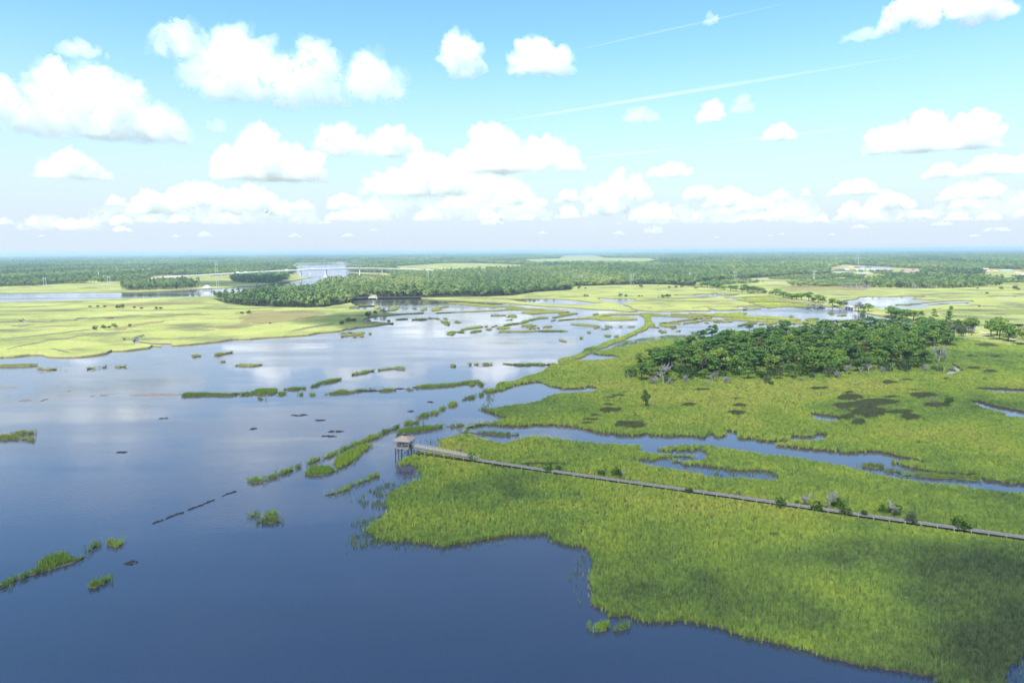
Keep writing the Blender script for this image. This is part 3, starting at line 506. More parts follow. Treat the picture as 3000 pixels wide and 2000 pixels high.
ISLET_DATA = """
c6|75,1045 100,1030 150,1020 230,1025 248,1045 200,1065 120,1068|lowest oval grass islet at the near end of the long diagonal row
c6|250,1010 290,990 330,995 330,1020 290,1032|small round grass islet next to the lowest oval one of the diagonal row
c6|340,975 400,945 440,935 470,950 440,975 380,1000 350,998|slanted oval grass islet third from the near end of the diagonal row
c6|478,920 510,912 535,922 510,935|tiny dark grass islet fourth from the near end of the diagonal row
c6|590,885 640,855 690,845 700,865 660,890 600,898|sparse dark grass islet just behind the broad round islet
c6|735,840 780,805 840,795 845,810 790,845 750,855|ragged thin grass islet left of the broad wedge islet
c6|570,985 600,940 640,920 700,912 780,920 830,945 820,970 760,995 700,1005 600,1003|broad round lush green islet left of the viewing shelter
c6|835,930 840,860 890,810 960,780 1050,735 1120,730 1130,750 1060,815 980,880 900,935 860,945|largest wedge-shaped lush green islet beside the viewing shelter
c6|868,780 920,750 960,745 955,765 900,795 870,798|small dark grass islet touching the back of the broad wedge islet
c6|965,735 1000,712 1070,690 1130,655 1190,645 1210,660 1190,685 1100,715 1020,745 970,748|long knobbly grass islet behind the broad wedge islet
c6|1218,640 1250,610 1300,600 1340,575 1375,570 1378,590 1300,625 1230,655|two-humped grass islet at the left tip of the bright mud-banked islet
c6|1425,555 1450,535 1480,530 1530,540 1545,530 1540,545 1480,570 1435,570|low grass islet directly behind the bright mud-banked islet
c6|1545,485 1580,465 1640,465 1645,485 1600,505 1555,512|rounded grass islet fifth from the far end of the diagonal row
c6|1650,455 1680,440 1718,450 1700,480 1660,480|compact round grass islet fourth from the far end of the diagonal row
c6|1732,425 1765,408 1788,418 1760,440 1738,440|small slanted grass islet third from the far end of the diagonal row
c6|1805,385 1830,368 1875,370 1870,400 1830,415 1805,412|tall round grass islet second big one from the far end of the diagonal row
c6|1925,345 1950,330 1968,345 1940,358|very small dark grass islet near the far end of the diagonal row
c6|1972,325 2000,315 2025,325 2000,348 1978,350|small dark islet at the far end of the row, left of its last clump
c6|2068,300 2090,290 2112,305 2090,325 2068,322|last small dark islet of the diagonal row beside the grassy spit
c6|1360,640 1380,605 1450,590 1600,575 1720,570 1755,585 1700,605 1560,630 1430,648 1370,655|long bright green islet with a dark mud bank right behind the viewing shelter
c6|1790,590 1850,565 1910,555 1940,575 1880,590|thin dark islet right of the bright mud-banked islet
c6|740,1165 800,1140 900,1105 960,1070 1050,1040 1130,1000 1215,985 1200,1005 1100,1050 1000,1090 900,1140 800,1168|long slender slanting islet nearest the foreground marsh
e2|200,1080 250,1045 330,1030 430,1035 480,1060 450,1090 350,1105 240,1095|bright oval islet alone in the blue water below the diagonal row
e2|300,1010 350,990 420,985 425,1000 360,1015|thin dark islet just behind the bright oval lone islet
e2|135,1000 170,985 205,990 190,1010 145,1020|tiny tuft islet to the left of the bright oval lone islet
c6|105,285 130,265 200,255 320,255 328,275 300,305 200,310 110,300|broad lobed islet in the middle of the left straight row
c6|20,300 60,288 100,290 95,310 30,312|small oval islet joined to the left side of the broad lobed islet
c5|1570,310 1600,290 1700,290 1900,295 2060,288 2075,300 2000,318 1800,322 1580,325|long flat green islet right of the brown mud bar
c5|2080,298 2120,285 2155,288 2150,308 2085,312|short islet at the right end of the long flat green one
c6|340,290 365,280 398,285 395,310 350,315|round islet just right of the broad lobed islet
c6|385,255 430,248 500,240 580,245 560,258 480,270 400,268|flat spiky islet behind the small round one in the straight row
c6|615,235 660,222 700,215 700,225 640,240|thin dark tail islet at the left foot of the slanted bright islet
c6|685,205 720,188 800,172 870,167 880,180 820,200 740,215 700,215|slanted bright islet behind the left straight row
c6|515,300 535,292 553,305 530,315|tiny round islet left one of two dots in the straight row
c6|615,305 635,292 655,302 640,318|tiny round islet right one of two dots in the straight row
c6|740,300 800,285 880,265 960,275 995,292 900,302 800,306|humped green islet at the left of the dark oyster rim
c6|1005,270 1080,258 1170,255 1175,270 1100,275 1010,280|flat islet sitting on the dark oyster rim
c6|1212,265 1260,255 1340,258 1345,270 1280,282 1215,280|oval islet on the right part of the dark oyster rim
c6|1435,260 1465,250 1495,260 1470,272|small oval islet left of the long wavy one
c6|1515,240 1560,225 1700,215 1880,205 1960,188 2050,182 2100,195 2060,205 1940,220 1800,240 1600,252 1530,255|long wavy dark green islet in the middle of the open water
c6|1980,220 2005,205 2038,215 2010,235|round knob islet touching the right end of the long wavy one
c6|2050,220 2080,207 2110,215 2085,235|small knob islet at the far right end of the long wavy one
c6|970,130 1010,115 1090,100 1165,95 1150,108 1060,130 980,140|slanting brownish islet far behind the dark oyster rim
c6|1200,90 1320,75 1425,80 1410,85 1250,95|thin line of reeds continuing the slanting brownish islet
c6|1820,60 1845,48 1868,60 1845,70|small dark round islet left in the row of three before the dark spur
c6|2028,45 2045,38 2060,48 2045,56|small dark round islet middle in the row of three before the dark spur
c6|2095,45 2130,35 2180,38 2175,55 2110,58|wider dark islet right in the row of three before the dark spur
c6|1983,45 1990,40 1999,48 1990,60|single dark reed clump beside the row of three dark islets
c6|160,340 185,330 215,338 190,350|small dark islet in front of the broad lobed islet
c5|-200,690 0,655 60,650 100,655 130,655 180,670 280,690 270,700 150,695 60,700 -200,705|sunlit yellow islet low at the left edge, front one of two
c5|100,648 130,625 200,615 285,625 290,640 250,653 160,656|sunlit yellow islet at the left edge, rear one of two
c5|-200,72 0,52 150,48 310,45 325,60 250,68 100,72|long yellow islet off the left marsh at the edge of the view
c5|330,90 380,80 480,82 490,92 420,98|short yellow islet at the right end of the long yellow one
c5|745,82 780,72 820,75 815,85 760,90|small yellow-green islet off the left marsh, left of two specks
c5|880,68 900,64 912,70 895,75|tiny islet speck between two small islets off the left marsh
c5|990,68 1030,58 1080,62 1080,70 1030,76|small yellow islet off the left marsh, right of the speck
c5|2030,50 2080,42 2200,45 2260,55 2180,66 2050,62|yellow islet lying in the white cloud glare on the water
c1|1650,1000 1690,990 1728,995 1720,1008 1680,1016|round yellow islet left of the two-part yellow islet near the left marsh
c1|1840,990 1880,978 1990,968 2003,975 1930,992 1870,1005|two-part slanting yellow islet near the left marsh shore
c1|1900,1050 1920,1045 1940,1050 1920,1058|tiny yellow islet in front of the two-part slanting one
e1|-200,890 0,790 100,745 250,700 300,670 330,610 360,585 440,555 500,560 510,580 620,590 640,605 580,640 400,700 200,755 0,845 -200,920|large lush islet with a long tail at the lower left edge
e1|680,535 720,490 755,490 750,505 710,545|small slanted islet right of the large lower-left islet
e1|815,470 870,458 920,470 940,490 910,530 850,520 820,500|ragged sparse islet with loose reeds right of the large lower-left islet
e1|680,825 700,780 750,755 830,745 850,765 800,810 730,840 700,840|lone oval islet below the large lower-left islet
e4|715,680 740,640 790,635 825,660 815,720 760,735 720,700|left one of the two round grass clumps off the foreground shore
e4|905,690 930,655 980,660 985,700 950,725 910,715|right one of the two round grass clumps off the foreground shore
c8|965,905 1020,895 1120,905 1145,920 1130,940 1050,945 980,930|short grassy islet in the middle of the right-hand creek
c8|1150,945 1220,940 1290,965 1280,980 1180,970|low sparse islet right of the short one in the creek
c8|1310,985 1400,975 1600,985 1800,1000 1960,1005 1965,1050 1800,1040 1500,1020 1330,1000|long thin grassy strip islet in the right-hand creek
PX|1352,1266 1400,1261 1455,1263 1500,1268 1520,1274 1480,1276 1410,1270|long thin islet at the creek mouth behind the boardwalk marsh
d1|0,785 150,775 380,780 390,790 150,798 0,798|upper thin yellow islet off the point of the left marsh
d1|0,845 100,820 250,800 370,805 380,818 200,840 20,855|lower thicker yellow islet off the point of the left marsh
d1|200,858 230,845 260,855 230,868|left speck islet below the thick yellow islet off the point
d1|305,845 340,830 385,842 340,860|right speck islet below the thick yellow islet off the point
d1|470,800 490,785 515,800 490,815|lone small tuft islet right of the two yellow islets off the point
d1|785,585 810,565 838,580 815,598|dark round islet just inside the bay behind the shaded point
d1|940,560 1000,545 1140,545 1130,555 1000,568|thin dark islet left of the thicker dark one in the mid bay
d1|1225,560 1280,545 1380,540 1475,548 1470,565 1350,575 1240,570|thick dark elongated islet in the mid bay
d1|1480,535 1530,525 1595,532 1580,545 1500,545|ragged reed islet at the right end of the thick dark one
d1|1600,545 1650,535 1695,540 1680,550|thin reed islet further right of the thick dark one
d1|1762,545 1790,530 1820,545 1795,555|small olive islet above the bent olive one
d1|1730,595 1760,590 1820,585 1845,620 1865,645 1840,660 1800,650 1775,620|bent olive islet shaped like a boot in the mid bay
d1|1950,590 1980,578 2000,590 2060,605 2000,615 1955,610|small olive islet right of the boot-shaped one
d1|1820,790 1860,765 1960,762 2120,765 2110,775 1950,785 1940,810 1900,830 1840,820|hooked olive islet with a thin arm to the right
d1|2050,735 2150,705 2280,680 2390,668 2440,690 2352,705 2200,725 2070,742|slanted olive islet above the hooked one
d1|2230,770 2300,745 2420,738 2400,765 2280,785|small dark islet right of the hooked one
d1|1380,400 1420,360 1470,355 1480,370 1440,395 1400,410|small upright yellow islet below the bright marsh bar
d1|1550,385 1650,350 1850,330 1850,345 1720,365 1700,385 1750,398 1650,405 1580,415|forked yellow islet at the mouth of the wood creek
d1|800,400 850,370 900,350 1000,340 980,360 950,385 880,410 820,412|slanted bright yellow islet in the pool before the wood
d2|-702,557 -300,540 0,525 300,515 520,490 500,450 620,450 850,480 1050,490 1280,518 1100,525 850,515 600,515 300,532 0,545 -300,556 -680,568|very long thin yellow islet stretching across the mid bay
d2|760,565 850,535 1100,535 1400,520 1570,540 1580,550 1400,560 1150,570 950,590 880,575|bright lens-shaped yellow islet below the long channel bank
d2|1280,635 1400,618 1500,600 1390,580 1400,565 1560,565 1700,565 1710,580 1600,600 1450,630 1290,645|curled yellow islet right of the lens-shaped one
d2|450,770 600,745 740,730 790,695 900,672 920,685 850,715 760,745 600,755 480,772|long slanted olive islet with a thin left tail
d2|930,680 1000,655 1080,635 1210,640 1200,658 1060,665 950,690|short slanted olive islet continuing the long-tailed one
d2|760,785 820,760 930,755 940,770 850,790 780,795|uppermost of three stacked yellow islets in the mid bay
d2|830,800 900,775 1000,768 1010,785 920,805 850,810|middle of three stacked yellow islets in the mid bay
d2|880,830 980,805 1060,815 1040,830 900,835|lowest of three stacked yellow islets in the mid bay
d2|1140,800 1180,780 1270,785 1280,800 1200,815 1150,812|dark oval islet right of the three stacked yellow ones
d2|370,880 500,875 700,872 900,870 1000,865 1200,858 1550,865 1520,885 1200,885 900,885 500,888 380,890|long straight dark reed line below the three stacked islets
d2|1605,760 1680,748 1850,755 2000,765 2110,785 2080,798 1900,790 1700,775|thick dark cigar-shaped islet left of the curved dike
d2|2190,795 2260,780 2320,797 2280,808|small dark islet right of the cigar-shaped one
d2|2000,815 2050,808 2090,820 2040,830|low dark islet under the right end of the cigar-shaped one
d2|2145,835 2220,825 2260,838 2200,848|thin dark islet nearest the bend of the dike
d2|1890,900 1920,880 1945,895 1930,912|small dark round islet below the cigar-shaped one
d2|2180,960 2230,940 2290,945 2300,965 2260,975|olive-brown oval islet left of the straight dike
d2|340,825 370,805 450,798 530,810 540,830 450,838 360,838|olive oval islet above the left end of the straight reed line
d2|140,850 180,828 230,832 230,855 190,862|dark round islet left of the olive oval one
d2|225,605 300,592 480,600 470,610 350,618 240,615|thin olive islet left of the thick blunt one
d2|510,625 530,600 600,595 665,615 670,640 600,638 520,635|thick blunt olive islet below the lens-shaped one
d2|1260,692 1300,682 1340,690 1290,702|small dark islet left of the winding marsh bar tip
d2|1400,1040 1460,1028 1540,1040 1480,1050|small tan islet alone in the pale open water
d2|240,795 290,780 340,785 280,798|tiny yellow islet above the dark round one
d2|115,795 145,782 170,795 140,802|tiny speck islet left of the tiny yellow one
d2|480,680 570,670 600,680 560,688|thin broken dark islet below the thick blunt one
d2|1985,600 2000,580 2060,570 2080,585 2070,600 2020,608|round olive islet above the winding marsh bar
d2|-510,400 -480,385 -300,388 0,408 230,430 500,455 450,465 300,470 0,452 -200,432 -400,412|bright yellow bar islet along the south side of the wood creek
d3|-960,685 -600,650 -350,615 -150,578 0,572 450,570 470,600 350,595 100,605 -100,612 -250,628 0,635 250,637 385,658 290,685 0,697 -200,692 -380,665 -600,672 -900,690|winding two-armed yellow marsh bar left of the dike head
d3|450,572 650,570 760,585 980,605 1300,620 1640,630 1680,650 1640,662 1200,640 900,625 600,612 470,605|long straight yellow bar running right from the dike head
d3|975,585 1000,572 1200,580 1500,600 1680,618 1600,622 1300,612 1000,598|second thin yellow bar above the one from the dike head
d3|790,742 900,725 1000,715 1200,680 1400,660 1480,665 1300,690 1100,720 950,740 820,745|slanted thin yellow islet right of the dike bend
d3|985,750 1060,735 1140,740 1130,752|short yellow islet under the slanted thin one
d3|1180,742 1300,715 1400,695 1490,700 1495,715 1400,735 1250,745|wedge-shaped bright yellow islet right of the dike bend
d3|1500,685 1600,675 1840,680 1865,695 1750,705 1560,695|flat yellow islet upper right of the wedge-shaped one
d3|1550,735 1580,715 1620,725 1600,742|small yellow islet right of the wedge-shaped one
d3|1700,715 1800,712 1900,700 2040,705 1950,722 1800,728|thin yellow islet below the flat yellow one
d3|795,785 830,755 920,755 980,770 960,785 1070,785 1030,800 900,805|lobed yellow islet nearest the right side of the dike bend
d3|960,830 990,812 1060,808 1020,835|small yellow islet under the lobed one by the dike bend
d3|760,868 790,858 830,870 790,882|pale reed islet left of two in the water before the wooded island
d3|800,890 850,880 900,880 880,895 820,900|thin reed islet below the pale one before the wooded island
d3|1080,868 1120,860 1145,872 1110,885|pale reed islet right of two in the water before the wooded island
d3|1320,910 1360,890 1430,895 1440,910 1380,922|dark islet closest behind the wooded island's pines
d3|230,800 300,790 350,800 300,812|broken reed islet inside the curve of the dike
d3|85,798 105,788 125,798 105,805|dark speck islet left of the broken reeds inside the dike curve
d3|190,1060 210,1045 235,1062 210,1078|lone dark round islet right of the straight dike
d3|0,965 40,945 65,962 40,980|dark round islet just left of the straight dike
d3|600,800 640,790 700,795 780,815 700,815 640,808|low spur islet jutting right from the dike bend
d4|60,780 200,750 300,720 410,735 300,755 150,775 80,790|slanted olive islet before the straight far bank
d4|440,755 560,740 600,715 740,735 720,750 580,760 460,765|blunt yellow islet leaning on the straight far bank
d4|250,805 300,785 345,795 300,810|small yellow islet in front of the slanted olive one by the far bank
d4|940,630 980,610 1020,628 980,638|dark speck islet alone in the lagoon by the wooded causeway
d4|1235,682 1300,660 1440,655 1460,675 1350,690 1250,692|olive oval islet in the lagoon by the wooded causeway
d4|1260,705 1320,696 1390,697 1380,712|thin yellow islet under the olive oval one in the lagoon
d4|1440,715 1520,700 1610,718 1500,728|flat yellow islet right of the olive oval one in the lagoon
d4|1660,715 1690,705 1720,718 1690,725|tiny islet between the flat yellow one and the reed clump in the lagoon
d4|1780,605 1880,600 1940,610 1850,615|thin brown mud islet in the middle of the lagoon
d4|1935,735 1990,722 2070,735 2060,748 1950,748|reed clump islet left of the lone pine in the lagoon
d4|60,330 150,310 400,290 620,285 720,295 850,340 1000,370 1200,410 1320,435 1450,440 1350,455 1200,460 900,465 700,475 620,485 500,465 440,445 340,405 230,378 110,350|broad bright yellow marsh island beside the wooded causeway
d4|-150,650 0,640 200,650 600,670 900,690 1200,705 1700,740 2100,760 2420,775 2700,785 2700,830 2420,815 2000,800 1500,775 1000,745 600,722 0,695 -150,685|long straight yellow bank closing the lagoon behind the pines
d4|-770,577 -720,564 -550,570 -350,574 -300,562 -50,557 150,553 230,565 160,590 210,612 400,612 650,625 850,640 1100,662 1150,690 900,688 600,668 300,655 0,636 -200,636 -350,628 -550,602|wide yellow marsh bar on top of the long straight bank
d5|140,190 200,178 350,180 450,165 580,158 560,172 420,185 330,200 200,195|slender islet inside the pool right of the causeway
c3|880,850 890,843 900,850 890,856|single reed speck in the pale water far left of the dike foot
c3|1270,885 1282,876 1294,885 1282,892|round dark tuft between the dike and the sunken reeds
"""
_refs = dict(c1=c1, c2=c2, c3=c3, c4=c4, c5=c5, c6=c6, c7=c7, c8=c8, d1=d1, d2=d2, d3=d3, d4=d4, d5=d5, e1=e1, e2=e2, e4=e4, e5=e5, PX=PX)
for _l in ISLET_DATA.strip().split("\n"):
    _r, _t, _lab = _l.split("|"); islet(_refs[_r], _t, _lab)
# ------------------------------------------------------------------ oyster beds and mud bars
OYSTER = noisy('oyster_shell', (.008, .008, .011), (.03, .027, .03), 2.2, .8)
BAR = noisy('mud_bar', (.14, .11, .085), (.22, .17, .13), .6, .7)
def bed(ref, x0, y0, x1, y1, label, m=OYSTER, n=40, slant=0.0, rs=1.0, name='oyster_bed', cat='oyster bed', group='dark oyster beds in the shallow water'):
    a = at(*pts(ref, '%g,%g' % (x0, y0))[0]); b = at(*pts(ref, '%g,%g' % (x1, y1))[0])
    cx, cy = (a.x + b.x) / 2, (a.y + b.y) / 2; w, d = abs(b.x - a.x) / 2, max(1.2, abs(a.y - b.y) / 2)
    mb = MB(); g = random.Random(int(x0 * 7 + y0))
    bs = [(w * 1.02 * math.cos(6.283 * j / 24), d * (.8 * math.sin(6.283 * j / 24) + slant * math.cos(6.283 * j / 24))) for j in range(24)]   # the bed itself lies just under the water
    mb.add([(x, y, -.3) for x, y in bs] + [(x, y, -.07) for x, y in bs], [(j, (j + 1) % 24, 24 + (j + 1) % 24, 24 + j) for j in range(24)] + [tuple(range(24, 48))])
    for i in range(n):
        t = g.uniform(-1, 1); s = g.uniform(-1, 1) * math.sqrt(1 - t * t)
        x, y = t * w, (s * .75 + slant * t) * d; r = rs * g.uniform(.25, .8) * min(1.5, .5 + w / 9); k = g.randint(5, 7)
        p = [(x + r * g.uniform(.6, 1.4) * 1.5 * math.cos(6.283 * j / k), y + r * g.uniform(.6, 1.3) * math.sin(6.283 * j / k)) for j in range(k)]
        hh = g.uniform(.06, .2)
        v = [(u, q, -.15) for u, q in p] + [(x + (u - x) * .7, y + (q - y) * .7, hh) for u, q in p]
        mb.add(v, [(j, (j + 1) % k, k + (j + 1) % k, k + j) for j in range(k)] + [tuple(range(k, 2 * k))])
    o = mb.build(name, m); o.location = (cx, cy, 0); tag(o, label, cat, group)
for r in ((c6, 470, 478, 575, 498, 'ragged dark oyster bed left of the middle of the open water'), (c6, 665, 524, 730, 538, 'compact dark oyster bed right of the ragged one'),
          (c6, 770, 619, 890, 637, 'upper of two long dark oyster beds near the bright clouds reflection'), (c6, 730, 662, 830, 677, 'lower of two long dark oyster beds near the bright clouds reflection'),
          (c6, 110, 600, 142, 609, 'tiny dark oyster bed far left of the two long beds'), (c6, 1630, 371, 1670, 379, 'tiny dark oyster bed left of the round islets of the diagonal row'), (c6, 1460, 450, 1500, 460, 'small dark oyster bed behind the low islet of the diagonal row'),
          (c5, 1388, 511, 1430, 520, 'tiny dark oyster bed below the brown mud bar'), (c5, 2168, 601, 2200, 609, 'tiny dark oyster bed below the long flat green islet'), (c5, 1020, 802, 1082, 811, 'lone dark oyster bed in the middle of the left water'),
          (e1, 975, 640, 1035, 658, 'small broken oyster bed right of the large lower-left islet')): bed(*r, n=26, rs=.75)
for x0, y0, x1, y1, w in ((1172, 318, 1250, 348, 'first and nearest'), (1282, 288, 1330, 304, 'second'), (1318, 256, 1420, 290, 'third, widest'), (1438, 222, 1505, 244, 'fourth'), (1510, 192, 1575, 220, 'fifth'), (1578, 168, 1645, 188, 'sixth'), (1702, 122, 1740, 138, 'seventh'), (1745, 98, 1810, 124, 'last and farthest')):
    bed(e1, x0, y1, x1, y0, w + ' dark oyster bed of the slanting dotted line', n=17, slant=.7, rs=.55)
bed(c6, 990, 288, 1210, 270, 'dark oyster rim between the humped islet and the oval islet', n=70); bed(c6, 1345, 268, 1420, 254, 'dark oyster rim left of the small oval islet', n=30); bed(c6, 1490, 255, 1530, 244, 'dark oyster rim at the left foot of the long wavy islet', n=14)
mg = 'brown mud bars in the shallow water'
for x0, y0, x1, y1, n, l in ((1115, 322, 1565, 302, 150, 'long brown mud bar left of the long flat green islet'), (845, 326, 940, 308, 40, 'short brown mud bar left of the long one'), (760, 327, 822, 318, 22, 'thin brown mud bar farthest left of the long one'), (140, 372, 282, 354, 40, 'brown mud bar at the left, lower of two near the edge'), (330, 372, 425, 343, 36, 'brown mud bar at the left, forked, right of the lower one'),
                          (-40, 252, 155, 243, 40, 'dark brown mud bar crossing the left edge of the view'), (330, 128, 376, 120, 14, 'thin dark mud bar in front of the short yellow islet'), (545, 113, 580, 106, 12, 'small dark mud bar right of the short yellow islet'), (575, 285, 608, 279, 10, 'tiny dark mud speck above the forked mud bar')):
    bed(c5, x0, y0, x1, y1, l, BAR, n, name='mud_bar', cat='mud bar', group=mg)
# sunken reeds seen as dark dotted lines
# ------------------------------------------------------------------ viewing shelter on stilts
WOOD = noisy('weathered_wood', (.17, .155, .14), (.30, .275, .25), 2.5, .85, (1, 1, 4))
PALEWOOD = noisy('pale_wood', (.27, .24, .195), (.38, .34, .28), 2.5, .8)
DARKWOOD = noisy('tarred_pile', (.05, .042, .04), (.11, .09, .085), 2, .8)
SHINGLE = noisy('roof_shingle', (.165, .135, .118), (.25, .205, .175), 1.6, .9, (1, 1, 6))
DECK = noisy('deck_board', (.10, .097, .095), (.21, .205, .2), 1.2, .85, (1.6, 1.6, 1))
bl = at(1158, 1341, 0); br_ = at(1186, 1313, 3.0); rr = at(1206, 1306.5, 3.0); bl3 = at(1158, 1311, 3.0)
ax = (br_ - bl3); ax.z = 0; W1 = 4.2; ax.normalize()                      # left corner -> front corner
ay = Vector((-ax.y, ax.x, 0))                                            # towards the back
org = Vector((bl3.x, bl3.y, 0))
sh = empty('viewing_shelter', tuple(org + ax * W1 / 2 + ay * W1 / 2), math.atan2(ax.y, ax.x))
tag(sh, 'wooden hip-roofed viewing shelter on tall stilts at the end of the boardwalk', 'viewing shelter')
w = W1 / 2; fl, ev, rg = 3.0, 5.15, 6.35
b = MB(); o = w + .55
b.add([(-o, -o, ev), (o, -o, ev), (o, o, ev), (-o, o, ev), (-.35, 0, rg), (.35, 0, rg)], [(0, 1, 5, 4), (1, 2, 5), (2, 3, 4, 5), (3, 0, 4), (3, 2, 1, 0)])
b.v[0:4] = b.v[0:4]
for k in range(4):
    p, q = [(-o, -o), (o, -o), (o, o), (-o, o)][k], [(-o, -o), (o, -o), (o, o), (-o, o)][(k + 1) % 4]
    b.beam((*p, ev - .06), (*q, ev - .06), .08, .16)
rf = b.build('roof', SHINGLE, sh)
b = MB(); b.box((0, 0, rg + .2), (.55, .55, .5)); b.add([(-.55, -.55, rg + .45), (.55, -.55, rg + .45), (.55, .55, rg + .45), (-.55, .55, rg + .45), (0, 0, rg + .85)], [(0, 1, 4), (1, 2, 4), (2, 3, 4), (3, 0, 4), (3, 2, 1, 0)]); b.build('cupola', DARKWOOD, rf)
b = MB()
for i in range(14): b.box((-w + .15 + i * (2 * w - .3) / 13, 0, fl), (.28, 2 * w + .1, .05))
for s in (-1, 1):
    b.beam((-w, s * w, fl - .17), (w, s * w, fl - .17), .09, .24); b.beam((s * (w - .06), -w, fl - .16), (s * (w - .06), w, fl - .16), .09, .22)
b.build('floor_deck', WOOD, sh)
for i, (x, y) in enumerate([(-w, -w), (0, -w), (w, -w), (w, 0), (w, w), (0, w), (-w, w), (-w, 0)]):
    b = MB(); b.bar((x, y, -1.0), (x, y, fl - .1), .13, .12, 8); b.build('stilt', DARKWOOD, sh)
    b = MB(); b.bar((x, y, fl), (x, y, ev), .08, .075, 6); b.build('post', PALEWOOD if y < 0 else WOOD, sh)
for x0, y0, x1, y1 in ((-w, -w, 0, -w), (0, -w, -w, -w), (0, -w, w, -w), (w, -w, 0, -w), (-w, -w, -w, 0), (-w, 0, -w, w), (w, -w, w, 0), (w, 0, w, w), (-w, w, 0, w), (0, w, w, w)):
    b = MB(); b.beam((x0, y0 + .04, .9), (x1, y1 + .04, fl - .25), .05, .14); b.build('cross_brace', DARKWOOD, sh)
for (p, q, n) in (((-w, -w), (w, -w), 1), ((-w, -w), (-w, w), 1), ((-w, w), (w, w), 1), ((w, -w), (w, -.4), 1)):
    b = MB()
    for h in (.45, 1.0): b.beam((*p, fl + h), (*q, fl + h), .05, .075)
    b.build('railing', PALEWOOD, sh)
for (p, q) in (((-w + .35, w - .35), (w - .35, w - .35)), ((-w + .35, -w + .5), (-w + .35, w - .6))):
    b = MB(); b.beam((*p, fl + .45), (*q, fl + .45), .42, .06); b.beam((p[0] * 1.1, p[1] * 1.1, fl + .8), (q[0] * 1.1, q[1] * 1.1, fl + .8), .06, .16)
    for t in (.15, .85): b.box((p[0] + (q[0] - p[0]) * t, p[1] + (q[1] - p[1]) * t, fl + .22), (.3, .08, .42))
    b.build('bench', DARKWOOD, sh)
# ------------------------------------------------------------------ boardwalk
path = [(1207, 1309, 3.0), (1290, 1324, 2.3), (1367, 1338.5, 1.45), (1400, 1345, 1.15), (1604, 1375.5, 1.05), (1740, 1394, 1.05), (2005, 1431, 1.0), (2148, 1450.5, 1.0), (2200, 1458.5, 1.0), (2360, 1481, 1.0), (2540, 1507, 1.05), (2778, 1539.5, 1.05), (3000, 1570.5, 1.05), (3330, 1616, 1.05)]
BW = [at(x, y, z) for x, y, z in path]
bw = empty('boardwalk', tuple(BW[4])); tag(bw, 'long weathered plank boardwalk crossing the foreground marsh to the viewing shelter', 'boardwalk')
def loc(p): return p - BW[4]
pos = []                                              # even stations along the walk
acc = 0.0
for a, b_ in zip(BW[:-1], BW[1:]):
    L = (b_ - a).length; k = max(1, int(round(L / .34)))
    for j in range(k): pos.append((a + (b_ - a) * (j / k), (b_ - a).normalized()))
dk = MB(); hw = .62
for i, (p, d) in enumerate(pos):
    s = Vector((d.y, -d.x, 0)).normalized(); q = loc(p); j = RNG.uniform(-.05, .05); dz = RNG.uniform(-.012, .012)
    a0, a1 = q - d * .145 + Vector((0, 0, dz)), q + d * .145 + Vector((0, 0, dz))
    v = [a0 - s * (hw + j), a0 + s * (hw + j), a1 + s * (hw + j), a1 - s * (hw + j)]
    dk.add(v + [u - Vector((0, 0, .05)) for u in v], [(0, 1, 2, 3), (4, 7, 6, 5), (0, 4, 5, 1), (1, 5, 6, 2), (2, 6, 7, 3), (3, 7, 4, 0)])
dk.build('deck', DECK, bw)
for sd in (-1, 1):
    b = MB()
    for a, c in zip(BW[:-1], BW[1:]):
        d = (c - a).normalized(); s = Vector((d.y, -d.x, 0)).normalized() * sd * (hw - .06)
        b.beam(loc(a) + s - Vector((0, 0, .17)), loc(c) + s - Vector((0, 0, .17)), .07, .2)
    b.build('side_beam', WOOD, bw)
np_ = 0
for i in range(4, len(pos), 9):
    p, d = pos[i]; s = Vector((d.y, -d.x, 0)).normalized()
    if np_ >= 86: break
    b = MB(); ramp_ = p.x < BW[3].x
    for sd in (-1, 1):
        q = loc(p) + s * sd * (hw + .05); top = (1.0 if ramp_ else -.02)
        b.bar((q.x, q.y, -BW[4].z - .6), (q.x, q.y, q.z + top), .09, .08, 6)
    q = loc(p) - Vector((0, 0, .32)); b.beam(q - s * (hw + .12), q + s * (hw + .12), .12, .16)
    b.build('post_pair', PALEWOOD, bw); np_ += 1
for sd in (-1, 1):
    b = MB()
    for a, c in zip(BW[:3], BW[1:4]):
        d = (c - a).normalized(); s = Vector((d.y, -d.x, 0)).normalized() * sd * (hw + .05)
        for h in (.35, .68, 1.02): b.beam(loc(a) + s + Vector((0, 0, h)), loc(c) + s + Vector((0, 0, h)), .06 if h < 1 else .12, .11 if h < 1 else .06)
    b.build('handrail', PALEWOOD, bw)
# grass stays clear of the deck
P, sc, rot, col, keep, rsh = GR_PTS
dd_ = np.full(len(P), 99.0)
for a, c in zip(BW[:-1], BW[1:]):
    e = np.array([c.x - a.x, c.y - a.y]); L2 = e @ e
    t = np.clip(((P[:, :2] - (a.x, a.y)) @ e) / L2, 0, 1)
    dd_ = np.minimum(dd_, np.hypot(*(P[:, :2] - (a.x, a.y) - t[:, None] * e).T) + np.maximum(0, (a.z + (c.z - a.z) * t - 1.5)) * 2)
sc[:, 2] *= np.clip((dd_ - .4) / 2.2, .45, 1); keep &= dd_ > 1.1
col = col + .14 * np.clip(1 - dd_ / 6, 0, 1)
P2 = np.column_stack([SP, np.full(len(SP), .05)]); s2 = np.column_stack([np.full(len(SP), .6), np.full(len(SP), .6), NP.uniform(.7, 1.0, len(SP))])
Pm = np.concatenate([P[keep], P2]); Sm = np.concatenate([sc[keep], s2])
o = instancer('marsh_grass', Pm, Sm, np.concatenate([rot[keep], NP.uniform(0, 6.28, len(SP))]), np.clip(np.concatenate([col[keep], np.full(len(SP), .22)]), 0, 1), G)
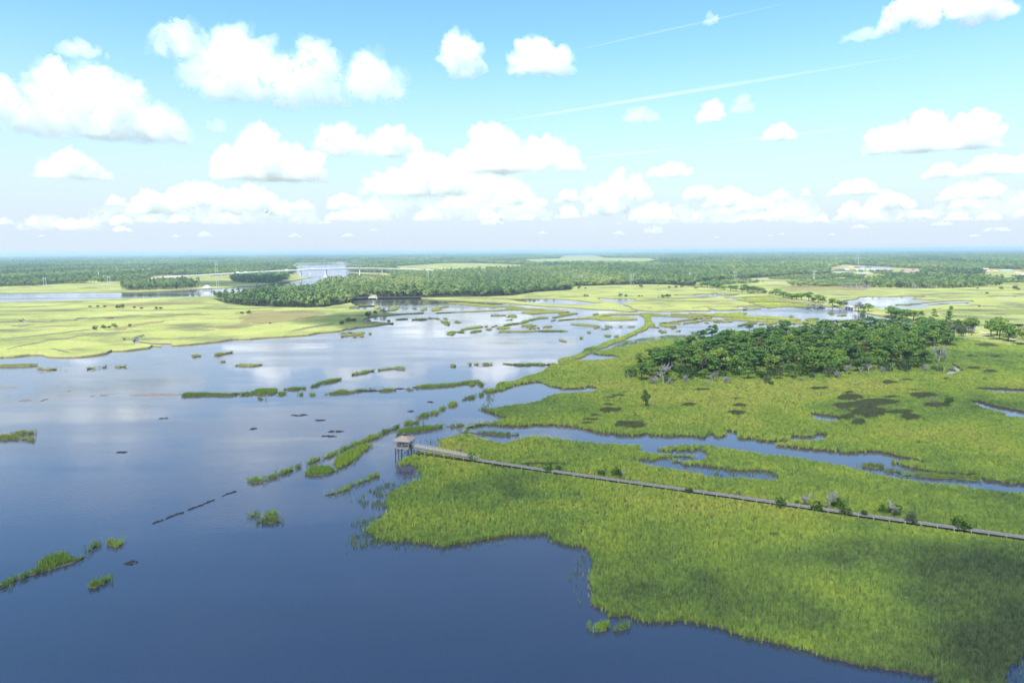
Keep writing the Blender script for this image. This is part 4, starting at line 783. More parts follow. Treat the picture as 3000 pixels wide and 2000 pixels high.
tag(o, 'dense green cordgrass covering the near marshes and their wet edges', 'grass')
kr = (rsh >= .12) & (dd_ > 1.1)
o = instancer('needle_rush', P[kr], sc[kr] * np.array([1.2, 1.2, .72]), rot[kr], np.clip(NP.normal(.5, .25, kr.sum()), 0, 1), GR)
tag(o, 'dark grey-green rush stands forming oval patches in the marsh', 'rush')
print('tufts', len(Pm), kr.sum())
# ------------------------------------------------------------------ trees
def cards(lobes, n, size, seed, flat=.0):
    """leaf clumps: small folded faces spread over and through ellipsoid lobes"""
    g = random.Random(seed); v = []; f = []
    tot = sum(l[3] ** 2 for l in lobes)
    for cx, cy, cz, r, rz in lobes:
        for i in range(max(8, int(n * r * r / tot))):
            z = g.uniform(-.55, 1); a = g.uniform(0, 6.283); q = math.sqrt(max(0, 1 - z * z))
            d = Vector((q * math.cos(a), q * math.sin(a), z)); k = g.uniform(.72, 1.06) if g.random() < .8 else g.uniform(.3, .8)
            p = Vector((cx + d.x * r * k, cy + d.y * r * k, cz + d.z * rz * k))
            nn = (d * .9 + Vector((g.gauss(0, .5), g.gauss(0, .5), g.gauss(0, .5) + flat))).normalized()
            u = nn.orthogonal().normalized(); u.rotate(Matrix.Rotation(g.uniform(0, 6.283), 3, nn)); w_ = nn.cross(u); s = size * g.uniform(.6, 1.3)
            m = len(v)
            v += [p - u * s, p - w_ * s * .7 + nn * s * .15, p + u * s, p + w_ * s * .7 + nn * s * .2]
            f.append((m, m + 1, m + 2, m + 3))
    return v, f
def trunk_mb(h, r, seed, limbs=4, spread=2.5, z0=.4, lean=.3):
    g = random.Random(seed); b = MB(); p = Vector((0, 0, -.4)); top = Vector((g.uniform(-lean, lean), g.uniform(-lean, lean), h))
    mid = top * .5 + Vector((g.uniform(-lean, lean), g.uniform(-lean, lean), 0)) * .5
    b.bar(p, mid, r, r * .72, 6); b.bar(mid, top, r * .72, r * .25, 6)
    for i in range(limbs):
        t = g.uniform(z0, .95); s = mid + (top - mid) * (t - .5) * 2 if t > .5 else p + (mid - p) * t * 2
        a = g.uniform(0, 6.283); L = spread * g.uniform(.6, 1); e = s + Vector((math.cos(a) * L, math.sin(a) * L, L * g.uniform(.3, .9)))
        b.bar(s, e, r * .38, r * .1, 5, False)
    return b
PROTO = {}
def proto(kind, i, crown_v, crown_f, mat, tb, tmat=BARK, crown='crown'):
    r = empty(kind, (0, 0, 0)); 
    if crown_v: mesh_obj(crown, crown_v, crown_f, mat, r)
    tb.build('trunk', tmat, r); PROTO.setdefault(kind, []).append(r); return r
def oak(i, h, R, n=800, size=.44):
    g = random.Random(100 + i); L = []
    for k in range(9):
        a = g.uniform(0, 6.283); d = R * g.uniform(.25, .68); r = R * g.uniform(.34, .5)
        L.append((math.cos(a) * d, math.sin(a) * d, h * g.uniform(.34, .82), r, r * .72))
    L.append((0, 0, h * .86, R * .45, R * .34))
    return cards(L, n, size, i)
def pine(i, h, R, n=620, size=.38):
    g = random.Random(200 + i); L = []
    for k in range(8):
        t = g.uniform(.5, .97); a = g.uniform(0, 6.283); rr_ = R * (1.25 - t) * 1.5; d = rr_ * g.uniform(.3, .9); r = R * g.uniform(.26, .42)
        L.append((math.cos(a) * d, math.sin(a) * d, h * t, r, r * .55))
    L.append((0, 0, h * .97, R * .4, R * .3))
    return cards(L, n, size, 50 + i, .4)
for i, (h, R) in enumerate(((11, 4.2), (12.5, 4.8), (9.5, 4.0), (10.5, 4.6))): proto('oak_tree', i, *oak(i, h, R), OAK, trunk_mb(h * .75, .32, i, 5, R * .7))
for i, (h, R) in enumerate(((15, 3.0), (16.5, 3.4), (13.5, 2.8), (15.5, 3.6))): proto('pine_tree', i, *pine(i, h, R), PINE, trunk_mb(h * .95, .24, 20 + i, 6, R * .6, .6))
for i in range(2):
    v, f = pine(9 + i, 13, 2.8, 300); proto('rusty_pine_tree', i, v, f, RUSTY, trunk_mb(12.5, .22, 33 + i, 8, 1.8, .5))
def bush(i, h, R, n=260, size=.22):
    g = random.Random(300 + i); L = [(0, 0, h * .5, R * .7, h * .45)]
    for k in range(6):
        a = g.uniform(0, 6.283); d = R * g.uniform(.3, .65); L.append((math.cos(a) * d, math.sin(a) * d, h * g.uniform(.25, .65), R * g.uniform(.3, .48), h * g.uniform(.22, .34)))
    return cards(L, n, size, 80 + i, .2)
for i, (h, R) in enumerate(((2.6, 1.7), (3.4, 2.0), (2.0, 1.5))): proto('green_shrub', i, *bush(i, h, R), SHRUB, trunk_mb(h * .7, .09, 60 + i, 4, R * .5, .2))
for i, (h, R) in enumerate(((4.2, 2.1), (5.2, 2.6), (3.4, 2.0))): proto('grey_cedar', i, *bush(7 + i, h, R, 330, .24), CEDAR, trunk_mb(h * .8, .13, 70 + i, 5, R * .6, .2))
def bare(i, h, r, spread, n1=6, n2=4, vase=1.0):
    g = random.Random(400 + i); b = MB()
    def br(p, d, L, r, lv):
        e = p + d * L; b.bar(p, e, r, r * .6, 5 if lv else 6, False)
        if lv >= 3: return
        for k in range((n1, n2, 3)[lv]):
            a = g.uniform(0, 6.283); t = g.uniform(.35, 1.0)
            nd = (d * .75 + Vector((math.cos(a), math.sin(a), g.uniform(-.1, .7))) * g.uniform(.5, .95) * vase).normalized()
            br(p + d * L * t, nd, L * g.uniform(.5, .78), r * .52, lv + 1)
    br(Vector((0, 0, -.3)), Vector((g.uniform(-.1, .1), g.uniform(-.1, .1), 1)).normalized(), h * .42, r, 0)
    return b
for i, (h, r) in enumerate(((8, .22), (10, .26), (6, .15), (7, .2))):
    e = empty('dead_tree'); bare(i, h, r * 1.35, 3, 7, 5).build('bare_branches', GREYWOOD, e); PROTO.setdefault('dead_tree', []).append(e)
for i in range(2):
    e = empty('dead_shrub'); bare(20 + i, 3.6, .12, 2, 9, 6, 1.3).build('bare_branches', GREYWOOD, e); v, f = bush(40 + i, 2.6, 1.9, 330, .1); mesh_obj('twigs', v, f, GREYTWIG, e); PROTO.setdefault('dead_shrub', []).append(e)
for i in range(2):
    e = empty('tree_snag'); bare(30 + i, 9 + i, .2, 2, 3, 1, .7).build('bare_branches', GREYWOOD, e); PROTO.setdefault('tree_snag', []).append(e)
g = random.Random(7); pv = []; pf = []
for k in range(34):
    a = g.uniform(0, 6.283); el = g.uniform(-.5, 1.2); L = g.uniform(1.3, 1.9); d = Vector((math.cos(a) * math.cos(el), math.sin(a) * math.cos(el), math.sin(el))); s = Vector((-math.sin(a), math.cos(a), 0)) * .16; m = len(pv); o_ = Vector((0, 0, 5.6))
    pv += [o_ + d * .2 - s * .4, o_ + d * .2 + s * .4, o_ + d * L * .6 + s * 1.8, o_ + d * L * .6 - s * 1.8, o_ + d * L - Vector((0, 0, .5))]; pf += [(m, m + 1, m + 2, m + 3), (m + 3, m + 2, m + 4)]
tb = MB(); tb.bar((0, 0, -.3), (.1, 0, 5.7), .2, .17, 8); proto('palm_tree', 0, pv, pf, PALM, tb, BARK)
USED = set()
def plant(kind, px, py, label, cat, group, i=None, s=1.0, sz=None, z=.35, rz=None):
    ps = PROTO[kind]; i = RNG.randrange(len(ps)) if i is None else i % len(ps); p = ps[i]
    l = at(px, py, z); l.z = z - .02; rz = RNG.uniform(0, 6.283) if rz is None else rz; sc3 = (s, s, s if sz is None else sz)
    if p.name not in USED:
        USED.add(p.name); p.location = l; p.rotation_euler = (0, 0, rz); p.scale = sc3; r = p
    else: r = copy_thing(p, l, rz, sc3)
    tag(r, label, cat, group); return r
# wooded island in the near marsh
isl = pts(PX, '1840,1108 1870,1116 1910,1122 1945,1120 1995,1112 2080,1112 2170,1112 2230,1112 2300,1108 2370,1108 2438,1106 2489,1096 2540,1094 2600,1086 2660,1082 2715,1076 2712,1058 2660,1040 2631,1026 2700,1023 2785,1018 2785,1000 2740,988 2700,980 2600,980 2450,990 2300,1000 2150,1014 2060,1028 1990,1048 1930,1064 1890,1082 1850,1098')
iw = [tuple(at(x, y, .35).xy) for x, y in isl]
ia = np.array(iw); floor_ = wring(isl, .42, jit=1)
FLOOR = noisy('forest_floor', (.025, .03, .013), (.06, .055, .028), .4, .95)
sheet('wood_floor', floor_, .47, FLOOR)
cand = []; x0, y0 = ia.min(0); x1, y1 = ia.max(0); gg = random.Random(77)
for t in range(14000):
    x, y = gg.uniform(x0, x1), gg.uniform(y0, y1)
    if not inside(iw, np.array([x]), np.array([y]))[0]: continue
    if all((x - a) ** 2 + (y - b) ** 2 > 6.6 ** 2 for a, b in cand): cand.append((x, y))
cand = cand[:262]
print('island trees', len(cand))
cpx, cpy = proj(np.array([c[0] for c in cand]), np.array([c[1] for c in cand]), np.full(len(cand), .4))
zones = ((1900, 'at the left tip'), (2010, 'left of the red-brown pine'), (2130, 'behind the big bleached tree'), (2240, 'around the tall white snag'), (2360, 'left of the middle'), (2480, 'in the middle'), (2600, 'by the palm'), (2700, 'near the right grassy bay'), (9999, 'at the right end'))
for i, (x, y) in enumerate(cand):
    u, v = cpx[i], cpy[i]
    front = 1112 - v if u < 2450 else (1112 - (u - 2450) * .16) - v
    row = 'front edge' if front < 14 else 'inner rows' if front < 58 else 'back rows'
    zn = next(n for lim, n in zones if u < lim)
    t = gg.random()
    kind = ('oak_tree' if t < .5 else 'green_shrub') if row == 'front edge' else ('pine_tree' if t < .42 else 'oak_tree')
    if row == 'back rows': kind = 'pine_tree' if t < .6 else 'oak_tree'
    s = gg.uniform(.8, 1.0) if row != 'front edge' else gg.uniform(.5, .72)
    if kind == 'green_shrub': s = gg.uniform(1.4, 2.1)
    w_ = {'oak_tree': 'broad leafy tree', 'pine_tree': 'dark rounded pine', 'green_shrub': 'bushy green shrub'}[kind]
    wd = {'oak_tree': 1.5, 'pine_tree': 1.7, 'green_shrub': 1.35}[kind]
    plant(kind, u, v, '%s in the %s of the wooded island %s' % (w_, row, zn), 'shrub' if kind == 'green_shrub' else 'tree', 'trees of the wooded island', s=s * wd, sz=s * (.9 if kind == 'pine_tree' else 1.0), z=.4)
iz = 'trees of the wooded island'
for k, x, y, l, s, i in (('rusty_pine_tree', 2222, 1062, 'red-brown dying tree beside the tall white snag on the wooded island', 1.0, 0), ('rusty_pine_tree', 2058, 1100, 'orange-brown dying pine in the front of the wooded island', .8, 1), ('rusty_pine_tree', 2528, 1068, 'pinkish-brown bare-topped pine on the right half of the wooded island', .9, 0), ('rusty_pine_tree', 2110, 1080, 'pale brown thinning pine near the middle left of the island', .85, 1),
                      ('dead_tree', 1943, 1122, 'big bleached dead tree with forked limbs at the left front of the island', 1.15, 1), ('dead_tree', 2011, 1124, 'small bleached dead tree right of the big forked one', 1.0, 2), ('dead_tree', 2168, 1088, 'grey dead tree inside the island below the red-brown one', 1.1, 3), ('tree_snag', 2255, 1060, 'tall white snag standing above the middle of the wooded island', 1.5, 0), ('dead_shrub', 2131, 1124, 'round grey leafless shrub at the front of the wooded island', 1.4, 0), ('dead_tree', 2088, 1118, 'grey twiggy dying tree left of the round grey shrub', .9, 0),
                      ('dead_shrub', 1915, 1126, 'grey tangled brush left of the big bleached dead tree', 1.6, 1), ('dead_shrub', 1965, 1128, 'low grey tangled brush under the big bleached dead tree', 1.2, 0), ('dead_shrub', 2345, 1118, 'grey leafless bush beside the cedars of the island front', 1.0, 1), ('dead_tree', 2482, 1096, 'bleached dead tree among the bushes before the palm', .9, 0), ('dead_tree', 2545, 1092, 'bleached vine-topped dead tree left of the palm', .95, 3), ('dead_shrub', 2588, 1092, 'grey twiggy mound left of the palm', 1.3, 0), ('tree_snag', 2610, 1090, 'thin bent snag left of the palm', .7, 1), ('tree_snag', 2521, 1097, 'thin pale snag between the two bleached trees', .9, 0), ('dead_shrub', 2708, 1088, 'grey leafless bush right of the palm', 1.3, 1), ('dead_shrub', 2450, 1108, 'wide grey brush heap on the sandy edge of the island', 1.5, 0), ('dead_tree', 2750, 1062, 'tall grey dead tree at the right end of the island', 1.2, 1), ('dead_tree', 2770, 1056, 'grey dead tree rightmost on the island', 1.1, 2), ('dead_shrub', 2782, 1076, 'small grey bush by the white mud pool', .8, 1), ('dead_shrub', 2507, 1132, 'small lone grey bush in the open marsh before the island', .7, 0), ('tree_snag', 2557, 1138, 'lone broken snag in the open marsh before the island', .55, 1), ('tree_snag', 2540, 1139, 'short pale stake-like snag left of the lone broken one', .32, 0), ('tree_snag', 1842, 1112, 'thin white snag at the far left tip of the island', .7, 0), ('tree_snag', 2068, 1125, 'leaning pale snag at the island front, left of two', .5, 1), ('tree_snag', 2080, 1127, 'leaning pale snag at the island front, right of two', .45, 0), ('tree_snag', 1777, 1142, 'thin pale stake standing alone near the narrow inlet', .3, 0)):
    plant(k, x, y, l, 'dead tree' if 'rusty' not in k else 'tree', iz, i=i, s=s)
for x, y, l, s, i in ((2246, 1124, 'grey-green cedar bush left of two at the island front', 1.05, 0), (2278, 1112, 'taller grey-green cedar right of two at the island front', 1.3, 1), (2379, 1110, 'grey-green cedar before the middle of the island', 1.0, 2), (2428, 1106, 'dark cedar under the bleached trees of the island', 1.2, 1), (2655, 1088, 'cedar bush at the foot of the palm', 1.2, 0), (2735, 1085, 'cedar bush by the right grey brush of the island', .9, 2), (2752, 1090, 'round grey-green shrub left of the white mud pool', .9, 0)):
    plant('grey_cedar', x, y, l, 'cedar', 'grey-green cedars of the island', i=i, s=s)
plant('palm_tree', 2637, 1088, 'lone palm with a yellowish crown on the front of the wooded island', 'palm tree', None, s=1.2)
plant('pine_tree', 2525, 992, 'lone flat-topped pine rising above the back of the wooded island', 'tree', None, i=0, s=1.25)
plant('pine_tree', 2093, 1014, 'flat-topped pine sticking out at the back left of the island', 'tree', None, i=2, s=1.0)
plant('green_shrub', 2258, 1128, 'small bright green shrub under the left cedar of the island', 'shrub', None, i=0, s=.9)
# single plants in the open near marsh
plant('oak_tree', 1890, 1193, 'lone dark green tree standing in the open near marsh', 'tree', None, i=2, s=.5, sz=.72)
plant('dead_tree', 1897, 1190, 'grey bare tree behind the lone dark tree in the open marsh', 'dead tree', None, i=2, s=.9)
plant('dead_shrub', 1915, 1193, 'low grey brush beside the lone dark tree in the open marsh', 'shrub', None, i=0, s=.6)
plant('green_shrub', 2780, 1184, 'leaning green palmetto clump by the brown rush patch', 'shrub', None, i=1, s=1.0)
plant('dead_shrub', 2735, 1180, 'low grey brush left of the leaning palmetto clump', 'shrub', None, i=1, s=.8)
# shrubs along the boardwalk
sg = 'shrubs along the boardwalk'
for ref, x, y, k, i, s, l in ((c6, 2005, 885, 'green_shrub', 1, 1.0, 'feathery shrub growing through the foot of the boardwalk ramp'), (c7, 605, 975, 'green_shrub', 0, 1.1, 'round shrub in front of the boardwalk, first beyond the ramp'), (c7, 690, 960, 'green_shrub', 2, .8, 'thin shrub behind the boardwalk, second beyond the ramp'), (c7, 1060, 1010, 'green_shrub', 2, 1.0, 'loose shrub left of the round dark one behind the boardwalk'), (c7, 1200, 1022, 'green_shrub', 1, 1.05, 'round dark shrub with a dead branch behind the boardwalk'), (c7, 1810, 1158, 'green_shrub', 2, .9, 'low shrub hanging over the front of the boardwalk'),
                              (e5, 250, 258, 'green_shrub', 1, .95, 'dense shrub left of the first white dead tree at the boardwalk'), (e5, 392, 218, 'green_shrub', 2, .5, 'very small dark shrub behind the boardwalk by the white dead tree'), (e5, 565, 285, 'green_shrub', 0, 1.1, 'upright shrub between the two white dead trees'), (e5, 745, 258, 'green_shrub', 0, 1.15, 'leafy shrub right behind the second white dead tree'), (e5, 815, 325, 'green_shrub', 1, .85, 'wide shrub in front of the boardwalk right of the white dead trees'), (e5, 975, 335, 'grey_cedar', 2, .62, 'sprawling juniper with pale twigs over the boardwalk'), (e5, 1135, 305, 'green_shrub', 0, .95, 'dark narrow shrub left of the bushy dead tree'), (e5, 1240, 318, 'green_shrub', 0, 1.15, 'dark shrub right of the bushy dead tree'), (e5, 1385, 400, 'grey_cedar', 0, .85, 'vase-shaped juniper with dead twigs over the boardwalk'), (e5, 1790, 440, 'green_shrub', 1, 1.15, 'tall dense green shrub near the right end of the boardwalk'), (e5, 1842, 455, 'green_shrub', 0, .9, 'lower right half of the dense green shrub near the boardwalk end')):
    plant(k, *pts(ref, '%g,%g' % (x, y))[0], l, 'shrub', sg, i=i, s=s * .88)
for x, y, s, i, l in ((470, 235, .62, 3, 'slender white dead tree left of two by the boardwalk'), (672, 260, .72, 0, 'spreading white dead tree right of two by the boardwalk'), (1205, 325, .66, 3, 'bushy white dead tree farther right along the boardwalk')):
    plant('dead_tree', *pts(e5, '%g,%g' % (x, y))[0], l, 'dead tree', 'white dead trees by the boardwalk', i=i, s=s)
plant('dead_tree', *pts(c7, '1250,1026')[0], 'thin dead branch beside the round dark boardwalk shrub', 'dead tree', None, i=2, s=.5)
plant('dead_shrub', *pts(c6, '1900,815')[0], 'grey twiggy bush behind the boardwalk ramp', 'shrub', None, i=1, s=.7)
# wooded causeway and the trees at its near end
cg = 'trees along the wooded causeway'
cw = pts(d3, '1500,128 1600,140 1700,150 1800,165 1900,178 2000,190 2100,200 2200,212 2290,222') + pts(d4, '190,185 250,200 330,215 400,225 470,235 530,240 640,262 720,270 780,285 850,310 930,320 1000,335 1080,345 1160,350 1290,372 1370,380 1450,398 1530,395 1700,448 1820,460 1900,465 2150,535 2230,530 2310,550') + pts(d5, '60,395 140,410 240,425 330,440 450,470 540,490')
half = len(cw)
for i, (x, y) in enumerate(cw):
    where = 'far third' if i < half * .36 else 'middle third' if i < half * .7 else 'near third'
    k = 'grey_cedar' if RNG.random() < .3 else 'oak_tree'
    plant(k, x, y - 1, '%s in the %s of the causeway tree line' % ('grey-green cedar' if k == 'grey_cedar' else 'olive leafy tree', where), 'tree', cg, s=RNG.uniform(1.3, 1.9) if k == 'oak_tree' else RNG.uniform(1.7, 2.3), sz=RNG.uniform(.62, .9) if k == 'oak_tree' else RNG.uniform(1.3, 1.8), z=1.05)
for k, x, y, s, i, l in (('pine_tree', 380, 690, 1.05, 0, 'first tall open pine right of the wooded island'), ('pine_tree', 600, 640, .95, 1, 'second tall open pine right of the wooded island'), ('pine_tree', 1040, 650, .95, 3, 'third open pine, left of the two-topped one'), ('pine_tree', 1070, 600, 1.1, 0, 'tall layered pine rightmost of the open pines'),
                         ('dead_tree', 400, 700, 1.1, 1, 'pale dead tree under the first open pine'), ('tree_snag', 430, 710, .8, 0, 'pale snag under the first open pine'), ('dead_tree', 300, 640, .9, 0, 'grey dead tree left of the open pines'), ('dead_shrub', 560, 690, 1.6, 0, 'grey brushy thicket under the second open pine'), ('dead_shrub', 480, 720, 1.5, 1, 'grey brushy thicket under the first open pine'), ('dead_tree', 745, 790, 1.2, 3, 'grey twiggy dead tree beside the white sand track'), ('oak_tree', 690, 790, .5, 0, 'small dark tree left of the grey tree by the sand track'),
                         ('oak_tree', 860, 690, .85, 1, 'dark leafy tree left of the white sand track'), ('oak_tree', 950, 660, .9, 3, 'leafy tree behind the white sand track'), ('grey_cedar', 700, 660, 1.4, 1, 'grey-green cedar thicket in front of the pines'), ('grey_cedar', 620, 700, 1.2, 0, 'low cedar thicket between the open pines'), ('grey_cedar', 780, 670, 1.3, 2, 'cedar left of the dark leafy tree')):
    plant(k, *pts(d5, '%g,%g' % (x + (180 if k == 'pine_tree' and x < 700 else 0), y))[0], l, 'tree' if k not in ('dead_tree', 'tree_snag', 'dead_shrub') else 'dead tree', 'trees at the near end of the causeway', i=i, s=s, z=1.06)
for i in range(34):
    u, v = pts(d5, '%g,%g' % (RNG.uniform(560, 1480), RNG.uniform(560, 735)))[0]; v = max(v, 951 + (u - 2690) * .16); k = ('grey_cedar', 'dead_shrub', 'oak_tree', 'dead_tree', 'grey_cedar', 'green_shrub')[i % 6]
    wh = 'left part' if u < 2745 else 'middle' if u < 2800 else 'right part'
    plant(k, u, v, '%s in the %s of the thicket beside the sand track' % ({'grey_cedar': 'grey-green cedar', 'dead_shrub': 'grey leafless bush', 'oak_tree': 'olive tree', 'dead_tree': 'bleached dead tree', 'green_shrub': 'green shrub'}[k], wh), 'tree' if k in ('oak_tree', 'grey_cedar') else 'dead tree' if k == 'dead_tree' else 'shrub', 'thicket at the near end of the causeway', s=RNG.uniform(.8, 1.2) * {'grey_cedar': 1.7, 'dead_shrub': 1.6, 'oak_tree': .95, 'dead_tree': 1.2, 'green_shrub': 2.0}[k], z=1.06)
og = 'round oaks at the right edge'
for x, y, s, i, l in ((1180, 745, 1.0, 0, 'left dark oak of the big round clump at the right edge'), (1290, 790, 1.1, 1, 'front dark oak of the big round clump at the right edge'), (1400, 820, .95, 3, 'right front oak of the big round clump at the right edge'), (1260, 720, 1.15, 1, 'back oak of the big round clump at the right edge'), (1420, 760, 1.0, 0, 'right back oak of the big round clump at the right edge'), (1480, 745, .8, 2, 'oak between the two round clumps at the right edge'), (1620, 880, 1.1, 1, 'left oak of the clump cut by the right edge'), (1740, 885, 1.1, 0, 'front oak of the clump cut by the right edge'), (1700, 810, 1.0, 3, 'back oak of the clump cut by the right edge'), (1590, 780, .7, 2, 'small oak above the second sandy patch at the right edge')):
    xx = 1100 + (x - 1100) * 1.35
    plant('oak_tree', *pts(d5, '%g,%g' % (xx + 570, y))[0], l, 'tree', og, i=i, s=s * 1.35, sz=s * .9, z=1.06)
# single shrubs on the far marshes
fgp = 'single shrubs dotted over the far marsh'
for ref, x, y, s, l in ((c1, 778, 590, .8, 'first small round shrub at the left of the far marsh row'), (c1, 842, 588, .8, 'second small round shrub of the far marsh row'), (c1, 900, 590, .85, 'third small shrub of the far marsh row'), (c1, 1015, 597, 1.0, 'left half of the widest shrub pair in the far marsh row'), (c1, 1052, 597, 1.0, 'right half of the widest shrub pair in the far marsh row'), (c1, 1155, 598, .8, 'shrub just right of the widest pair in the far marsh row'), (c1, 1222, 605, .8, 'small shrub second from the right end of the far marsh row'), (c1, 1345, 606, .8, 'left shrub of the last pair in the far marsh row'), (c1, 1388, 606, .9, 'last shrub at the right end of the far marsh row'),
                        (c1, 820, 782, .9, 'round dark shrub left in the short row nearer the water'), (c1, 890, 772, .8, 'second shrub of the short row nearer the water'), (c1, 935, 772, .8, 'third shrub of the short row nearer the water'), (c1, 985, 768, .8, 'fourth shrub of the short row nearer the water'), (c1, 1118, 755, .5, 'tiny shrub right of the short row nearer the water'), (c1, 2085, 645, .8, 'small shrub on the brown marsh below the middle wood'), (c1, 2145, 645, .9, 'shrub nearest the middle wood on the brown marsh'),
                        (c2, 985, 715, 1.1, 'dark bush right of three at the shaded point'), (c2, 945, 722, 1.0, 'dark bush middle of three at the shaded point'), (c2, 890, 740, .8, 'small bush left of three at the shaded point'), (c2, 1115, 668, 1.3, 'rounded dark bush behind the shaded point'), (c2, 1175, 645, .9, 'bush between two on the neck of the shaded point'), (c2, 1240, 642, 1.1, 'dark bush rightmost on the neck of the shaded point'),
                        (d3, 105, 290, 1.0, 'left bush of two on the bright marsh'), (d3, 195, 290, .9, 'right bush of two on the bright marsh'), (d3, 420, 290, .8, 'small bush in the middle of the bright marsh'), (d3, 470, 288, .6, 'very small bush in the middle of the bright marsh'), (d3, 830, 305, 1.1, 'left bush of the large clump on the bright marsh'), (d3, 930, 308, 1.7, 'large dark bush of the clump on the bright marsh'), (d3, 765, 302, .6, 'little bush left of the large clump on the bright marsh'), (d3, 455, 135, 1.2, 'grey bush near the wood edge of the bright marsh'), (d2, 1845, 290, .9, 'small bush at the left of the bright marsh'), (d2, 1890, 288, .7, 'tiny upright bush at the left of the bright marsh'), (d2, 1745, 155, 1.0, 'round bush by the wood corner, left of two'), (d2, 1845, 155, .9, 'round bush by the wood corner, right of two'),
                        (d3, 950, 140, 1.1, 'low grey bush at the far edge of the bright marsh'), (d3, 1060, 138, 1.2, 'broad grey bush at the far edge of the bright marsh'), (d3, 1170, 132, 1.1, 'grey bush rightmost at the far edge of the bright marsh'), (c4, 2155, 438, 1.0, 'lone dark bush at the far right marsh'), (c4, 2275, 440, 1.4, 'round dark tree at the far right marsh edge'), (c4, 2310, 440, .8, 'low bush right of the round dark tree at far right'), (c4, 1950, 430, .8, 'flat dark bush under the right tree belt'), (c4, 2030, 475, 1.0, 'pale green bush in the right marsh')):
    u, v = pts(ref, '%g,%g' % (x, y))[0]
    plant('green_shrub', u, v, l, 'shrub', fgp, s=s * 1.75, sz=s * 1.6, z=1.0)
for k, (x, y) in enumerate([(760 + i * 17, 425 + (i * 37 % 5)) for i in range(17)] + [(1380 + i * 15, 418 + (i * 53 % 9)) for i in range(14)]):
    u, v = pts(c4, '%g,%g' % (x, y))[0]
    plant('dead_tree' if k % 3 else 'tree_snag', u, v, 'bleached dead tree in the %s pale snag thicket beyond the pool' % ('left' if k < 17 else 'right'), 'dead tree', 'bleached snags on the far right marsh', s=1.25, z=1.1)
for kk, ps in PROTO.items():
    for p in ps:
        if p.name not in USED:
            for ch in list(p.children): bpy.data.objects.remove(ch)
            bpy.data.objects.remove(p)
# ------------------------------------------------------------------ far woods
def woodland(ring_fn, zmin, zmax, name, label, seed, small, k0=205.0, hs=1.0):
    rg_ = np.random.default_rng(seed); X = []; Y = []; SS = []
    z = zmin
    while z < zmax:
        s = max(7.0, z / k0); n = int(1.72 * z / s); x = (np.arange(n) + rg_.uniform(0, 1, n)) * s - .86 * z
        X.append(x); Y.append(np.full(n, z) + rg_.uniform(-.5, .5, n) * s); SS.append(np.full(n, s)); z += s * .86
    X = np.concatenate(X); Y = np.concatenate(Y); SS = np.concatenate(SS)
    u, v = proj(X, Y, np.full(len(X), .9)); k = ring_fn(u, v, X, Y)
    X, Y, SS = X[k], Y[k], SS[k]; n = len(X)
    gap = fbm(X / 60, Y / 60, 6, 3); k = gap > .30; X, Y, SS = X[k], Y[k], SS[k]; n = len(X)
    w_ = SS / 7.0 * rg_.uniform(.8, 1.25, n); hh = hs * rg_.uniform(.7, 1.2, n) * (.85 + .5 * (fbm(X / 150, Y / 150, 9, 3) - .3)) * np.where(SS > 9, 1.15, 1.0)
    o = instancer(name, np.column_stack([X, Y, np.full(n, .9)]), np.column_stack([w_, w_, hh]), rg_.uniform(0, 6.28, n), np.clip(.5 * rg_.uniform(0, 1, n) + 1.0 * (fbm(X / 170, Y / 420, 21, 4) - .25), 0, 1), small)
    tag(o, label, 'woods'); print(name, n); return o
FT = []
for i in range(6):
    h = (11, 12, 10, 13.5, 12.5, 9)[i]; R = (4.4, 4.9, 4.2, 3.6, 3.9, 4.6)[i]
    v, f = (oak(60 + i, h, R, 150, .85) if i not in (3, 4) else pine(60 + i, h, R, 120, .8))
    t = trunk_mb(h * .7, .3, 90 + i, 2, 1.5); m = len(v); v = v + list(t.v); nf = len(f); f = f + [tuple(a + m for a in q) for q in t.f]
    me = bpy.data.meshes.new('woodland_tree'); me.from_pydata([tuple(p) for p in v], [], f); me.materials.append(WOODS); me.materials.append(BARK)
    me.polygons.foreach_set('material_index', np.array([0] * nf + [1] * (len(f) - nf), dtype=np.int32)); me.update(); FT.append(me)
mid_wood = pts(PX, '622,874 640,881 660,888 720,896 800,899 900,901 950,899 1000,891 1030,886 1034,877 1078,873 1085,862 1102,862 1106,873 1200,872 1290,871 1400,869 1500,866 1560,856 1620,852 1672,849 1678,838 1800,835 1950,833 1990,836 2035,838 2040,826 2200,815 2300,806 2330,800 2330,776 1900,781 1700,780 1600,783 1500,794 1400,799 1300,806 1262,808 1180,812 1142,815 1142,836 1120,836 1100,834 1040,834 989,836 968,837 934,845 917,851 900,855 874,853 840,856 789,863 712,874 660,880 640,876')
